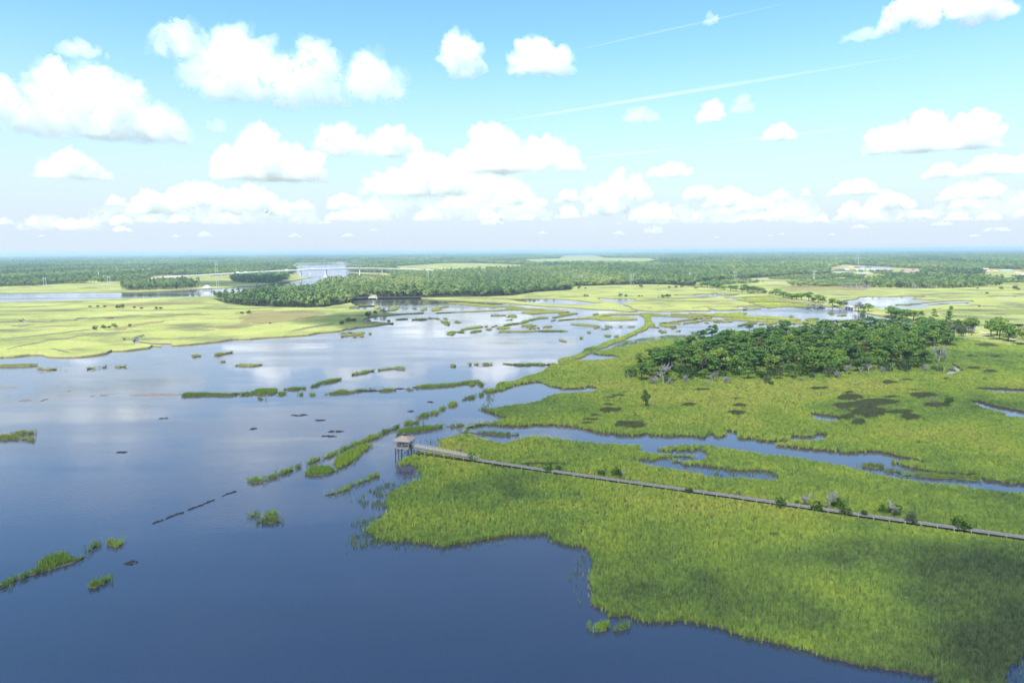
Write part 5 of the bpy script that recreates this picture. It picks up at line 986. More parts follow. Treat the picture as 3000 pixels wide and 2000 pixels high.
opn = [pts(PX, '-4000,846 -900,848 0,840 95,837 180,831 240,830 380,822 430,817 445,809 540,806 620,808 700,806 780,806 860,803 866,795 860,788 848,780 872,770 1005,770 1040,775 1088,778 1052,786 1056,793 1012,797 1130,800 1160,806 1170,816 1130,822 1000,827 900,837 800,849 700,863 640,870 600,880 600,1500 -4000,1500'),
       pts(PX, '1140,782 1300,771 1400,770 1545,777 1540,791 1450,797 1300,803 1180,804'), pts(PX, '1520,760 1640,757 1650,748 1740,747 1770,755 1900,756 1950,768 1880,774 1700,773 1560,776'),
       pts(PX, '2020,870 2035,838 2040,826 2200,816 2330,806 2430,803 2530,804 2720,802 2900,806 3060,807 6000,807 6000,1500 2020,1500'),
       pts(PX, '2430,808 2430,785 2470,775 2620,784 2700,788 2712,803 2640,808'), pts(PX, '2718,801 2730,791 2770,792 2774,800'), pts(PX, '2870,800 2885,787 2960,789 3010,794 3060,808 2900,806'), pts(PX, '-4000,757 -300,754 0,753 60,750.5 200,749 0,747.6 -4000,749'),
       pts(PX, '340,800 355,789 400,788 435,789 450,796 420,800'), pts(PX, '482,800 500,793 600,792 605,800'), pts(PX, '172,826 175,819 205,818 280,822 290,828'), pts(PX, '930,769 930,763 1030,763 1030,770'), pts(PX, '-200,768 60,765.5 200,764 210,767.5 60,769'),
       pts(PX, '2140,806 2150,798 2260,796 2290,806 2200,812'), pts(PX, '1998,818 2008,811 2030,812 2030,818'), pts(PX, '1940,762 2100,758 2100,763'), pts(PX, '2540,820 2545,822 2550,818')]
isl_w = [pts(PX, '2530,842 2528,829 2600,823 2750,819 2900,819 2940,828 2932,836 2760,846 2600,843'), pts(PX, '348,846 365,850 410,850 480,848 545,845 582,841 565,836 500,834 440,835 380,838'), pts(PX, '676,824 700,828 740,829 800,830 850,821 842,813 760,811 690,815')]
def sel_far(u, v, X, Y):
    k = np.ones(len(u), dtype=bool)
    for r in opn: k &= ~inside(r, u, v)
    fgm = (v > 834) & (u > 560)
    k &= ~fgm
    for r in isl_w: k |= inside(r, u, v)
    k &= ~(inside(mid_wood, u, v))
    k &= ~((v > 846) & ~inside(isl_w[1], u, v))
    return k
woodland(lambda u, v, X, Y: inside(mid_wood, u, v), 700, 3600, 'middle_wood', 'dense mixed green wood on the peninsula behind the left marsh', 3, FT)
woodland(sel_far, 900, 27000, 'distant_woodland', 'hazy blue-green forest stretching to the horizon', 4, FT)
scr = pts(PX, '2035,846 2045,830 2200,820 2330,812 2430,806 2530,808 2528,838 2450,842 2330,838 2250,832 2180,830 2090,838')
def sel_scrub(u, v, X, Y):
    return (inside(scr, u, v) & (fbm(X / 45, Y / 70, 12, 3) > .52)) | ((u > 2935) & (v > 812) & (v < 832) & (fbm(X / 40, Y / 40, 13, 3) > .5)) | ((u > 2430) & (u < 2720) & (v > 794) & (v < 809) & (fbm(X / 25, Y / 60, 14, 3) > .64))
o = woodland(sel_scrub, 1000, 2600, 'scrub_thicket', 'patchy scrub between the right marsh and the town', 5, FT, 205, .42)
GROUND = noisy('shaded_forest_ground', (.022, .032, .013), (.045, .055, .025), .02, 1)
sheet('wood_ground', [tuple(at(x, y, 1).xy) for x, y in mid_wood], 1.12, GROUND)
hor = [tuple(at(x, y, .9).xy) for x, y in ((-2400, 762), (0, 772), (840, 772), (900, 766), (1500, 772), (1960, 769), (2450, 772), (2640, 782), (3000, 786), (5200, 778))] + [(60000, 16000), (60000, 59000), (-60000, 59000), (-60000, 16000)]
sheet('forest_ground', hor, .94, GROUND)
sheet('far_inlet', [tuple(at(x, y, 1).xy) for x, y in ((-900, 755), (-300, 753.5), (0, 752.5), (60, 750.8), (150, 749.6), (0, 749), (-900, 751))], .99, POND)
TAN = noisy('dry_field', (.17, .16, .095), (.25, .235, .15), .02, 1)
sheet('meadow', [tuple(at(x, y, 1).xy) for x, y in opn[2]], .98, TURF); sheet('dry_field', [tuple(at(x, y, 1).xy) for x, y in ((1650, 748), (1745, 747), (1755, 753), (1650, 755))], 1.0, TAN); sheet('pale_field', [tuple(at(x, y, 1).xy) for x, y in ((2718, 801), (2730, 791), (2770, 792), (2774, 800))], 1.0, noisy('yellow_field', (.33, .3, .11), (.42, .38, .15), .02, 1))
SAND = noisy('pale_sand', (.25, .225, .18), (.38, .34, .28), .2, 1)
for nm, tx in (('sand_lot', '440,817 446,813 490,809 540,807 545,814 500,816'), ('sand_clearing', '1078,873.5 1082,869 1088,867 1085,862 1086,858 1090,857 1091,862 1097,866 1099,870 1106,873.5'), ('road', '2180,818 2300,812 2430,807 2430,808.5 2300,814 2180,820'), ('road', '2240,825 2420,820 2530,818 2530,819.5 2420,821.5 2240,827')):
    sheet(nm, [tuple(at(x, y, 1.1).xy) for x, y in pts(PX, tx)], 1.16 if nm != 'road' else 1.1, SAND)
for tx in ('2865,970 2872,968 2892,976 2886,980', '2958,994 2968,992 2975,996 2966,998', '2696,938 2706,936 2708,941 2700,942', '2415,886 2432,885 2430,890 2418,891'):
    sheet('sand_track', [tuple(at(x, y, 1.06).xy) for x, y in pts(PX, tx)], 1.14, SAND)
BROWN = marsh_mat('brown_marsh', [(.17, .16, .065), (.2, .175, .08), (.2, .18, .08), (.25, .26, .08), (.13, .12, .06)])
for tx in ('705,930 730,920 800,913 880,911 935,913 950,925 900,935 840,945 780,950 720,948', '580,962 640,955 720,948 740,958 700,966 610,966', '330,965 400,948 480,938 475,946 400,958 350,972', '690,925 700,915 770,908 800,912 740,918', '300,895 420,886 560,882 600,890 520,893 400,899', '1985,882 2060,882 2150,886 2250,880 2320,880 2405,892 2340,890 2250,886 2150,889 2060,888', '2300,840 2400,833 2520,838 2545,848 2500,853 2400,852 2310,852', '440,920 560,917 600,921 520,926'):
    sheet('brown_marsh_patch', wring(pts(PX, tx), 1.1, back=1.0, jit=3.2), 1.115, BROWN)
# ------------------------------------------------------------------ bridge
CONC = noisy('pale_concrete', (.60, .58, .55), (.74, .72, .69), .15, .8)
CONCD = noisy('pier_concrete', (.5, .48, .46), (.66, .64, .61), .1, .8)
def on(px, py_base, py):
    """a point above the ground seen at (px, py_base), at image height py"""
    g_ = at(px, py_base, 0); d = ray(px, py); t = math.hypot(g_.x, g_.y) / math.hypot(d.x, d.y); return Vector((g_.x, g_.y, H + d.z * t))
bd = [on(x, yb, y) for x, yb, y in ((470, 817, 812.5), (537, 816, 809), (580, 815, 806), (633, 814.3, 803), (696, 813.2, 799.6), (769, 812.2, 795.6), (845, 811.5, 791.8), (900, 811, 789.2), (957, 810.5, 787.2), (1004, 810.2, 786), (1050, 810, 785.6), (1119, 808.5, 786), (1189, 807.5, 788), (1259, 806.8, 791), (1330, 806, 795.5), (1380, 806, 799))]
sm = [bd[0]]
for a, b_ in zip(bd[:-1], bd[1:]):
    for j in range(1, 4): sm.append(a + (b_ - a) * j / 3)
for it in range(4): sm = [sm[0]] + [(sm[i - 1] + sm[i] * 2 + sm[i + 1]) / 4 for i in range(1, len(sm) - 1)] + [sm[-1]]
br = empty('road_bridge', (sm[20].x, sm[20].y, 0)); tag(br, 'long white concrete road bridge arching over the river in the distance', 'bridge')
O = Vector((sm[20].x, sm[20].y, 0)); dk = MB(); gd = MB(); pl = [MB(), MB()]
for a, b_ in zip(sm[:-1], sm[1:]):
    d = (b_ - a).normalized(); s = Vector((d.y, -d.x, 0)).normalized(); e = d * .15
    dk.beam(a - O - e + Vector((0, 0, -.2)), b_ - O + e + Vector((0, 0, -.2)), 12, .4)
    for k in (-4, 0, 4): gd.beam(a - O - e + s * k + Vector((0, 0, -1.5)), b_ - O + e + s * k + Vector((0, 0, -1.5)), 1.0, 2.2)
    for k, m in ((-5.85, 0), (5.85, 1)): pl[m].beam(a - O - e + s * k + Vector((0, 0, .45)), b_ - O + e + s * k + Vector((0, 0, .45)), .3, .95)
dk.build('deck', CONC, br); gd.build('girder', CONC, br); pl[0].build('parapet', CONC, br); pl[1].build('parapet', CONC, br)
def along(px):
    best = min(range(len(sm) - 1), key=lambda i: abs(proj(np.array([sm[i].x]), np.array([sm[i].y]), np.array([sm[i].z]))[0][0] - px)); return sm[best], (sm[best + 1] - sm[best]).normalized()
for px_ in (580, 617, 655, 693, 731, 769, 808, 846, 883, 957, 1050, 1121, 1157, 1192, 1228):
    p, d = along(px_); s = Vector((d.y, -d.x, 0)).normalized(); q = p - O; b = MB(); big = px_ in (957, 1050); w_ = 2.6 if big else 1.5
    b.beam(q - s * 5.2 + Vector((0, 0, -3.2)), q + s * 5.2 + Vector((0, 0, -3.2)), w_, 1.3)
    for k in (-3, 3): b.bar((q.x + s.x * k, q.y + s.y * k, -2), (q.x + s.x * k, q.y + s.y * k, q.z - 3.8), 1.9 if big else 1.1, 1.3 if big else 1.0, 10)
    if big: b.box((q.x, q.y, .8), (9, 14, 3.4))
    b.build('pier', CONCD, br)
BODY = {k: noisy('car_' + k, c, tuple(v * 1.15 for v in c), .5, .35) for k, c in (('white', (.7, .7, .7)), ('silver', (.42, .43, .45)), ('red', (.38, .05, .04)), ('dark', (.06, .065, .08)))}
GLASS = noisy('car_glass', (.02, .025, .03), (.04, .05, .06), 1, .1); TYRE = noisy('tyre', (.02, .02, .02), (.04, .04, .04), 4, .9)
def car(px_, lane, colr, label, van=False):
    p, d = along(px_); s = Vector((d.y, -d.x, 0)).normalized(); r = empty('car', tuple(p + s * lane), math.atan2(d.y, d.x)); tag(r, label, 'van' if van else 'car', 'traffic on the road bridge')
    L, h = (7.5, 2.9) if van else (4.6, 1.5); b = MB(); hw_ = 1.0 if van else .9; h0 = .35
    z1 = h * .62 if not van else h * .5; x = L / 2
    prof = [(-x, h0), (x, h0), (x, z1 * .9), (x * .45, z1), (x * .2, h), (-x * .6, h), (-x * .95, z1)] if not van else [(-x, h0), (x, h0), (x, z1 * .8), (x * .7, z1), (x * .55, h), (-x, h)]
    v = [(a, -hw_, c) for a, c in prof] + [(a, hw_, c) for a, c in prof]; n = len(prof)
    b.add(v, [tuple(range(n - 1, -1, -1)), tuple(range(n, 2 * n))] + [(i, (i + 1) % n, n + (i + 1) % n, n + i) for i in range(n)]); b.build('body', BODY[colr], r)
    b = MB(); b.box((x * .0 if not van else x * .58, 0, z1 + (h - z1) * .5), (L * .42 if not van else L * .1, hw_ * 2.03, (h - z1) * .6)); b.build('window', GLASS, r)
    for a in (-.62, .62):
        for k in (-1, 1): b = MB(); b.bar((a * x, k * hw_ * .85, .33), (a * x, k * hw_ * 1.03, .33), .34, .34, 10); b.build('wheel', TYRE, r)
for px_, ln, cl, l, vn in ((644, -2.5, 'white', 'white car lowest on the left slope of the bridge', False), (707, -2.5, 'white', 'white lorry on the left slope of the bridge', True), (720, 2.5, 'white', 'white van right behind the lorry on the bridge', True), (760, -2.5, 'silver', 'silver car halfway up the left slope of the bridge', False), (792, 2.5, 'white', 'white car near the first water pier of the bridge', False), (836, -2.5, 'white', 'white van above the river bank end of the bridge', True), (915, 2.5, 'white', 'white lorry near the middle of the bridge', True), (978, -2.5, 'red', 'red car near the top of the bridge', False), (1052, 2.5, 'dark', 'dark car above the right main pier of the bridge', False), (1098, -2.5, 'white', 'white car on the right slope of the bridge', False)): car(px_, ln, cl, l, vn)
# ------------------------------------------------------------------ power line pylons, masts
STEEL = noisy('galvanised_steel', (.42, .42, .42), (.56, .56, .56), .3, .6)
def pylon(xs, yb, yt, label, arm=True):
    base = [at(x, yb, 0) for x in xs]; c = sum(base, Vector()) / len(base); r = empty('power_pylon', (c.x, c.y, 0)); tag(r, label, 'power pylon', 'power pylons crossing the marsh')
    top = on(sum(xs) / len(xs), yb, yt).z; k = max(.22, c.length / 5200)
    for q in base:
        b = MB(); b.bar((q.x - c.x, q.y - c.y, 0), (q.x - c.x, q.y - c.y, top), k * 1.25, k * .8, 8); b.build('pole', STEEL, r)
    if arm:
        d = (base[-1] - base[0]).normalized(); u = max(4.0, (base[-1] - base[0]).length); b = MB()
        for f_ in (.86, .95): b.beam(d * -u * .9 + Vector((0, 0, top * f_)), d * u * .9 + Vector((0, 0, top * f_)), k * .9, k * .9)
        b.build('cross_arm', STEEL, r)
for a in (([635, 640.5], 846, 764, 'tall twin-pole pylon standing in the river by the white boathouse'), ([1002, 1006.5], 820, 766, 'twin-pole pylon in front of the middle of the bridge'), ([1252, 1256.5], 829, 786, 'twin-pole pylon rising from the wood at the right bridge end'), ([1700, 1704], 833, 804, 'twin-pole pylon in the wood left of the three-pole one'), ([1846, 1850.5, 1856], 834, 802, 'three-pole pylon at the edge of the bright marsh'), ([2019, 2023], 826, 798, 'twin-pole pylon beside the small white roofed house'), ([2151, 2155.5], 824, 793, 'twin-pole pylon in front of the white flat building'), ([2383, 2386], 823, 791, 'faint pylon on the right scrubland'), ([129, 136], 840, 812, 'faint twin-pole pylon left on the far river marsh'), ([317, 324], 842, 808, 'faint twin-pole pylon left of the small wooded marsh island')): pylon(*a)
def mast(px_, yb, yt, label, dish=True, k=1.0, cat='mast', group=None):
    g_ = at(px_, yb, .9); r = empty('radio_mast', (g_.x, g_.y, .9)); tag(r, label, cat, group); h = on(px_, yb, yt).z; t = max(.25, g_.length / 6500) * k
    b = MB(); b.bar((0, 0, 0), (0, 0, h), t * 1.3, t * .8, 8); b.build('pole', STEEL, r)
    if dish:
        b = MB()
        for f_ in ((.9, .995) if k > 1.2 else (.98,)): b.bar((0, 0, h * f_ - t * 2), (0, 0, h * f_), t * 4, t * 4.6, 10)
        b.build('antenna_platform', CONC, r)
mast(2236, 768, 737, 'tall radio mast with a flat head, left of the town'); mast(2514, 778, 737.5, 'tall white mast with two antenna rings above the town', k=1.5); mast(2507, 776, 749, 'shorter mast just left of the white ringed mast')
for x, l in ((1943, 'first and leftmost'), (1987, 'second'), (2035, 'third and tallest'), (2080, 'fourth')): mast(x, 762, 751 if x != 2035 else 749.5, l + ' of four thin poles on the far plain', False, .6, 'pole', 'thin poles on the far plain')
for x, l in ((2449, 'left'), (2461, 'right')): mast(x, 772, 752, l + ' of two faint masts left of the town', False, .7, 'mast', 'faint masts left of the town')
# ------------------------------------------------------------------ houses
WALLS = {k: noisy('wall_' + k, c, tuple(min(1, v * 1.12) for v in c), .3, .85) for k, c in (('white', (.52, .51, .5)), ('tan', (.42, .37, .31)), ('pink', (.55, .42, .38)), ('red', (.42, .14, .10)), ('orange', (.55, .30, .16)))}
ROOFS = {k: noisy('roof_' + k, c, tuple(min(1, v * 1.15) for v in c), .4, .7) for k, c in (('white', (.55, .55, .55)), ('grey', (.16, .17, .2)), ('dark', (.07, .08, .1)), ('brown', (.24, .17, .13)), ('green', (.26, .38, .34)), ('orange', (.5, .25, .14)), ('red', (.28, .13, .11)))}
WIN = noisy('window_glass', (.03, .04, .05), (.07, .09, .1), .6, .1)
def house(px_, yb, wpx, hpx, wall, roof, label, group=None, rz=0.0, flat=False, deep=.8, name='house', cat='house'):
    g_ = at(px_, yb, .9); sc_ = g_.length / F; w_ = wpx * sc_; h = max(2.6, hpx * sc_); r = empty(name, (g_.x, g_.y, .9), rz + math.atan2(-g_.x, g_.y)); tag(r, label, cat, group)
    wh = h * (.62 if not flat else .88); d = w_ * deep; b = MB(); b.box((0, 0, wh / 2), (w_, d, wh)); b.build('wall', WALLS[wall], r)
    b = MB(); o_ = .04 * w_
    if flat: b.box((0, 0, wh + .15), (w_ * 1.03, d * 1.03, .3))
    else: b.add([(-w_ / 2 - o_, -d / 2 - o_, wh), (w_ / 2 + o_, -d / 2 - o_, wh), (w_ / 2 + o_, d / 2 + o_, wh), (-w_ / 2 - o_, d / 2 + o_, wh), (-w_ / 2 + w_ * .12, 0, h), (w_ / 2 - w_ * .12, 0, h)], [(0, 1, 5, 4), (1, 2, 5), (2, 3, 4, 5), (3, 0, 4), (3, 2, 1, 0)])
    b.build('roof', ROOFS[roof], r)
    n = max(2, int(w_ / 5))
    for i in range(min(n, 8)):
        b = MB(); b.box(((i + .5) / min(n, 8) * w_ - w_ / 2, -d / 2 - .02, wh * .5), (min(1.6, w_ / n * .4), .1, wh * .4)); b.build('window', WIN, r)
    return r
hl = 'houses on the left shore'; hb = 'houses on the far shore behind the bridge'; ht = 'buildings of the right-hand town'
for a in ((97, 768.5, 8, 3.5, 'white', 'white', 'far white-roofed house in the left forest, left of three', hl), (168, 768, 9, 3.5, 'white', 'white', 'far white-roofed house in the left forest, middle of three', hl), (194, 768, 9, 4, 'white', 'white', 'far white-roofed house in the left forest, right of three', hl), (20, 769, 8, 3, 'white', 'white', 'tiny white house far left near the horizon', hl),
          (179, 825.5, 15, 6.5, 'white', 'white', 'white house at the edge of the left marsh and trees', hl), (354, 794, 8, 4, 'white', 'white', 'leftmost roof of the white hillside cluster', hl), (366, 798.5, 12, 4.5, 'white', 'white', 'long low roof in front of the white cluster', hl), (380, 796, 12, 5, 'white', 'white', 'broad roof in the middle of the white cluster', hl), (396, 798, 8, 4.5, 'white', 'white', 'right end roof of the white cluster', hl), (443, 796.5, 17, 9, 'white', 'white', 'large white house between the cluster and the bridge', hl), (436, 796.5, 9, 5, 'tan', 'grey', 'low wing left of the large white house', hl),
          (508, 801, 9, 7, 'white', 'white', 'narrow white house left of the slanted roofs near the bridge', hl), (528, 801.5, 15, 5.5, 'white', 'white', 'slanted white roof near the left bridge end', hl), (566, 801.5, 17, 10, 'white', 'white', 'big white gabled house right by the bridge ramp', hl), (576, 801, 10, 11, 'white', 'white', 'tall gable joined to the big white house', hl),
          (936, 768.5, 8, 4.5, 'white', 'grey', 'leftmost white house on the shore behind the bridge', hb), (951, 768.5, 8, 5, 'white', 'white', 'second white house on the shore behind the bridge', hb), (992, 768, 9, 4, 'white', 'white', 'third white house on the shore behind the bridge', hb), (1045, 769, 9, 3.5, 'white', 'brown', 'small house right of the pylon on the far shore', hb),
          (1072, 779.5, 14, 2.6, 'white', 'white', 'long white dock building right of the bridge pylon', hb),
          (2016, 817, 11, 6, 'white', 'white', 'small white-roofed house at the wood edge by the pylon', ht), (2078, 803, 7, 4, 'white', 'white', 'white roof deep in the wood left of the flat buildings', ht)): house(*a)
for a in ((2161, 806, 22, 7, 'white', 'white', 'wide white flat building behind the twin-pole pylon'), (2189, 806, 12, 7.5, 'white', 'white', 'white flat building right of the wide one'), (2256, 806, 14, 8, 'white', 'white', 'tall white block right of the orange roofs'), (2462, 800, 34, 5, 'tan', 'green', 'very long low building with a pale green roof'), (2530, 803, 30, 4.5, 'tan', 'white', 'long low white-roofed hall in front of the dark roofs'), (2462, 806, 18, 3.2, 'tan', 'white', 'low white shed in front of the green-roofed building')): house(*a, ht, flat=True, deep=.4, name='town_building', cat='building')
for a in ((2231, 807, 14, 5.5, 'tan', 'orange', 'orange-roofed house left of the tall white block'), (2216, 808, 9, 4, 'white', 'brown', 'low brown-roofed house left of the orange roof'), (2455, 793, 26, 8.5, 'tan', 'brown', 'wide brown-roofed building at the left of the town'), (2478, 791, 12, 9, 'white', 'brown', 'white gabled house left of the dark roofs'), (2492, 789, 15, 8, 'tan', 'orange', 'house with a pale orange roof behind the gabled one'),
          (2512, 791, 13, 9, 'white', 'dark', 'first dark-roofed row house of the town'), (2527, 790, 14, 9.5, 'white', 'grey', 'second dark-roofed row house of the town'), (2543, 791.5, 15, 10, 'white', 'dark', 'third dark-roofed row house, the broadest'), (2558, 790.5, 14, 9, 'white', 'grey', 'fourth dark-roofed row house of the town'), (2573, 792, 15, 9.5, 'white', 'grey', 'fifth dark-roofed row house of the town'), (2588, 793.5, 16, 10, 'white', 'brown', 'sixth row house with a pale brown roof'), (2603, 794, 14, 10, 'white', 'grey', 'rightmost row house of the dark-roofed row'), (2661, 801, 20, 10, 'pink', 'brown', 'left half of the pinkish apartment block'), (2684, 801, 13, 10, 'pink', 'brown', 'right half of the pinkish apartment block'), (2645, 799, 10, 6, 'tan', 'dark', 'small dark annex left of the pinkish apartment block'),
          (2745, 792.5, 9, 6, 'white', 'brown', 'lone white house beside the yellow field'), (2845, 789, 12, 5, 'red', 'white', 'brick house with a pale roof right of the yellow field'), (2886, 792, 13, 5, 'red', 'white', 'brick house with a white roof above the two long ones'), (2893, 798, 9, 4, 'red', 'white', 'long brick building with a white roof edge'), (2916, 798, 8, 4, 'red', 'white', 'second long brick building right of the first'), (2948, 795, 20, 4, 'white', 'green', 'flat pale green roof left of the shopping row'), (2980, 800, 10, 6, 'white', 'red', 'red-roofed shop at the right edge of the view'), (2996, 804, 12, 5, 'white', 'orange', 'pale orange building cut by the right edge')): house(*a, ht)
g_ = at(293, 818, .9); ch = empty('church', tuple(g_), 0); tag(ch, 'white church steeple poking out of the left forest', 'church')
b = MB(); b.box((0, 4, 4), (7, 14, 8)); b.build('wall', WALLS['white'], ch); b = MB(); b.add([(-4, -3.4, 8), (4, -3.4, 8), (4, 11.4, 8), (-4, 11.4, 8), (0, -3.4, 12), (0, 11.4, 12)], [(0, 1, 4), (1, 2, 5, 4), (2, 3, 5), (3, 0, 4, 5), (3, 2, 1, 0)]); b.build('roof', ROOFS['grey'], ch)
b = MB(); b.box((0, -4, 6), (2.4, 2.4, 12)); b.bar((0, -4, 12), (0, -4, 19), 1.2, .08, 4); b.build('steeple', WALLS['white'], ch)
# boathouse and docks
g_ = at(607, 849, 0); bh = empty('boathouse', (g_.x, g_.y, 0), 0); tag(bh, 'white-roofed boathouse on a pier in the river by the tall pylon', 'boathouse')
b = MB(); b.add([(-6, -5, 4), (6, -5, 4), (6, 5, 4), (-6, 5, 4), (-2, 0, 7.5), (2, 0, 7.5)], [(0, 1, 5, 4), (1, 2, 5), (2, 3, 4, 5), (3, 0, 4), (3, 2, 1, 0)]); b.build('roof', ROOFS['white'], bh)
for x, y in ((-5, -4), (5, -4), (5, 4), (-5, 4)): b = MB(); b.bar((x, y, -1), (x, y, 4), .25, .22, 6); b.build('post', WOOD, bh)
b = MB(); b.box((0, 0, 1.1), (11, 9, .3)); b.box((-22, 2, 1.1), (33, 2, .3)); b.build('deck', WOOD, bh)
for i in range(7): b = MB(); b.bar((-38 + i * 5, 2, -1), (-38 + i * 5, 2, 1.6), .2, .2, 6); b.build('pile', DARKWOOD, bh)
def dock(x0, y0, x1, y1, z, wd, label, m=WOOD, nm='dock'):
    a, c = at(x0, y0, 0), at(x1, y1, 0); r = empty(nm, (a.x, a.y, 0)); tag(r, label, 'dock', 'docks on the far shores'); d = c - a
    b = MB(); b.beam(Vector((0, 0, z)), d + Vector((0, 0, z)), wd, .5); b.build('deck', m, r)
    n = max(2, int(d.length / 9))
    for i in range(min(n, 12)): q = d * (i / (min(n, 12) - 1) if n > 1 else 0); b = MB(); b.bar((q.x, q.y, -1), (q.x, q.y, z + 1.0), .3, .3, 6); b.build('pile', DARKWOOD, r)
dock(1038, 874.5, 1079, 873.5, .7, 2.4, 'pale floating dock left of the sandy clearing', CONC); dock(1100, 873.5, 1123, 874, .7, 2.2, 'pale floating dock right of the sandy clearing', CONC); dock(1132, 871.5, 1146, 871, .7, 1.6, 'small pale dock farther right at the wood shore', CONC)
dock(903, 814, 952, 813, 2, 3, 'dark wooden jetty running to the main bridge pier'); dock(1128, 816, 1172, 812, 1.2, 5, 'marina dock below the right end of the bridge', CONC); dock(1022, 780.5, 1072, 779, 1.5, 3, 'long thin dock right of the pylon behind the bridge'); dock(0, 838, 24, 837, 1.2, 3, 'small pale dock at the left edge under the trees', CONC)
HULL = BODY['white']
def boat(px_, py_, L, label, rz, wake=0):
    g_ = at(px_, py_, 0); r = empty('motor_boat', (g_.x, g_.y, 0), rz); tag(r, label, 'boat', 'white motor boats'); b = MB(); w_ = L * .16
    v = [(-L / 2, -w_, .9), (L * .15, -w_, 1.0), (L / 2, 0, 1.3), (L * .15, w_, 1.0), (-L / 2, w_, .9), (-L / 2, -w_ * .7, -.2), (L * .1, -w_ * .7, -.25), (L * .36, 0, -.2), (L * .1, w_ * .7, -.25), (-L / 2, w_ * .7, -.2)]
    b.add(v, [(0, 1, 6, 5), (1, 2, 7, 6), (2, 3, 8, 7), (3, 4, 9, 8), (4, 0, 5, 9), (4, 3, 2, 1, 0)]); b.build('hull', HULL, r)
    b = MB(); b.add([(-L * .2, -w_ * .7, .95), (L * .15, -w_ * .6, .95), (L * .15, w_ * .6, .95), (-L * .2, w_ * .7, .95), (-L * .18, -w_ * .6, 2.4), (L * .04, -w_ * .5, 2.4), (L * .04, w_ * .5, 2.4), (-L * .18, w_ * .6, 2.4)], [(0, 1, 5, 4), (1, 2, 6, 5), (2, 3, 7, 6), (3, 0, 4, 7), (4, 5, 6, 7)]); b.build('cabin', HULL, r)
    if wake:
        b = MB(); n = 14
        for sd in (-1, 1):
            for i in range(n):
                t0, t1 = i / n, (i + 1) / n; q = [(-L / 2 - wake * t0, sd * (w_ * .6 + wake * .12 * t0)), (-L / 2 - wake * t1, sd * (w_ * .6 + wake * .12 * t1)), (-L / 2 - wake * t1, sd * (w_ * .2 + wake * .07 * t1)), (-L / 2 - wake * t0, sd * (w_ * .2 + wake * .07 * t0))]
                b.add([(x, y, .03 + .12 * (1 - t0)) for x, y in q], [(0, 1, 2, 3) if sd < 0 else (3, 2, 1, 0)])
        b.build('wake', noisy('wake_foam', (.5, .54, .6), (.75, .77, .8), .4, .5), None)['kind'] = 'stuff'
        k = bpy.data.objects[-1] if False else [q for q in C.objects if q.name.startswith('wake')][-1]; k.location = r.location; k.rotation_euler = r.rotation_euler
boat(908, 802.5, 9, 'white motor boat speeding left below the bridge', math.pi * .97, 95); boat(1240, 813, 12, 'white yacht moored at the wood below the right bridge end', .3); boat(1228, 814, 9, 'small white boat moored left of the yacht', .5); boat(1152, 812.5, 8, 'white boat at the marina dock', .2)
# small bridge over the causeway gap and the culvert house
a, c = at(*pts(d4, '1945,490')[0], 0), at(*pts(d4, '2090,515')[0], 0); r = empty('footbridge', (a.x, a.y, 0)); tag(r, 'short white bridge closing the gap in the wooded causeway', 'bridge'); d = c - a
b = MB(); b.beam(Vector((0, 0, 2.2)), d + Vector((0, 0, 2.2)), 4.5, .5); b.build('deck', CONCD, r)
s = Vector((d.y, -d.x, 0)).normalized()
for k in (-2.1, 2.1): b = MB(); b.beam(s * k + Vector((0, 0, 2.75)), d + s * k + Vector((0, 0, 2.75)), .25, .6); b.build('parapet', CONCD, r)
for t in (0.03, .33, .66, .97): q = d * t; b = MB(); b.beam(q - s * 2 + Vector((0, 0, .8)), q + s * 2 + Vector((0, 0, .8)), .5, 2.3); b.build('pier', CONCD, r)
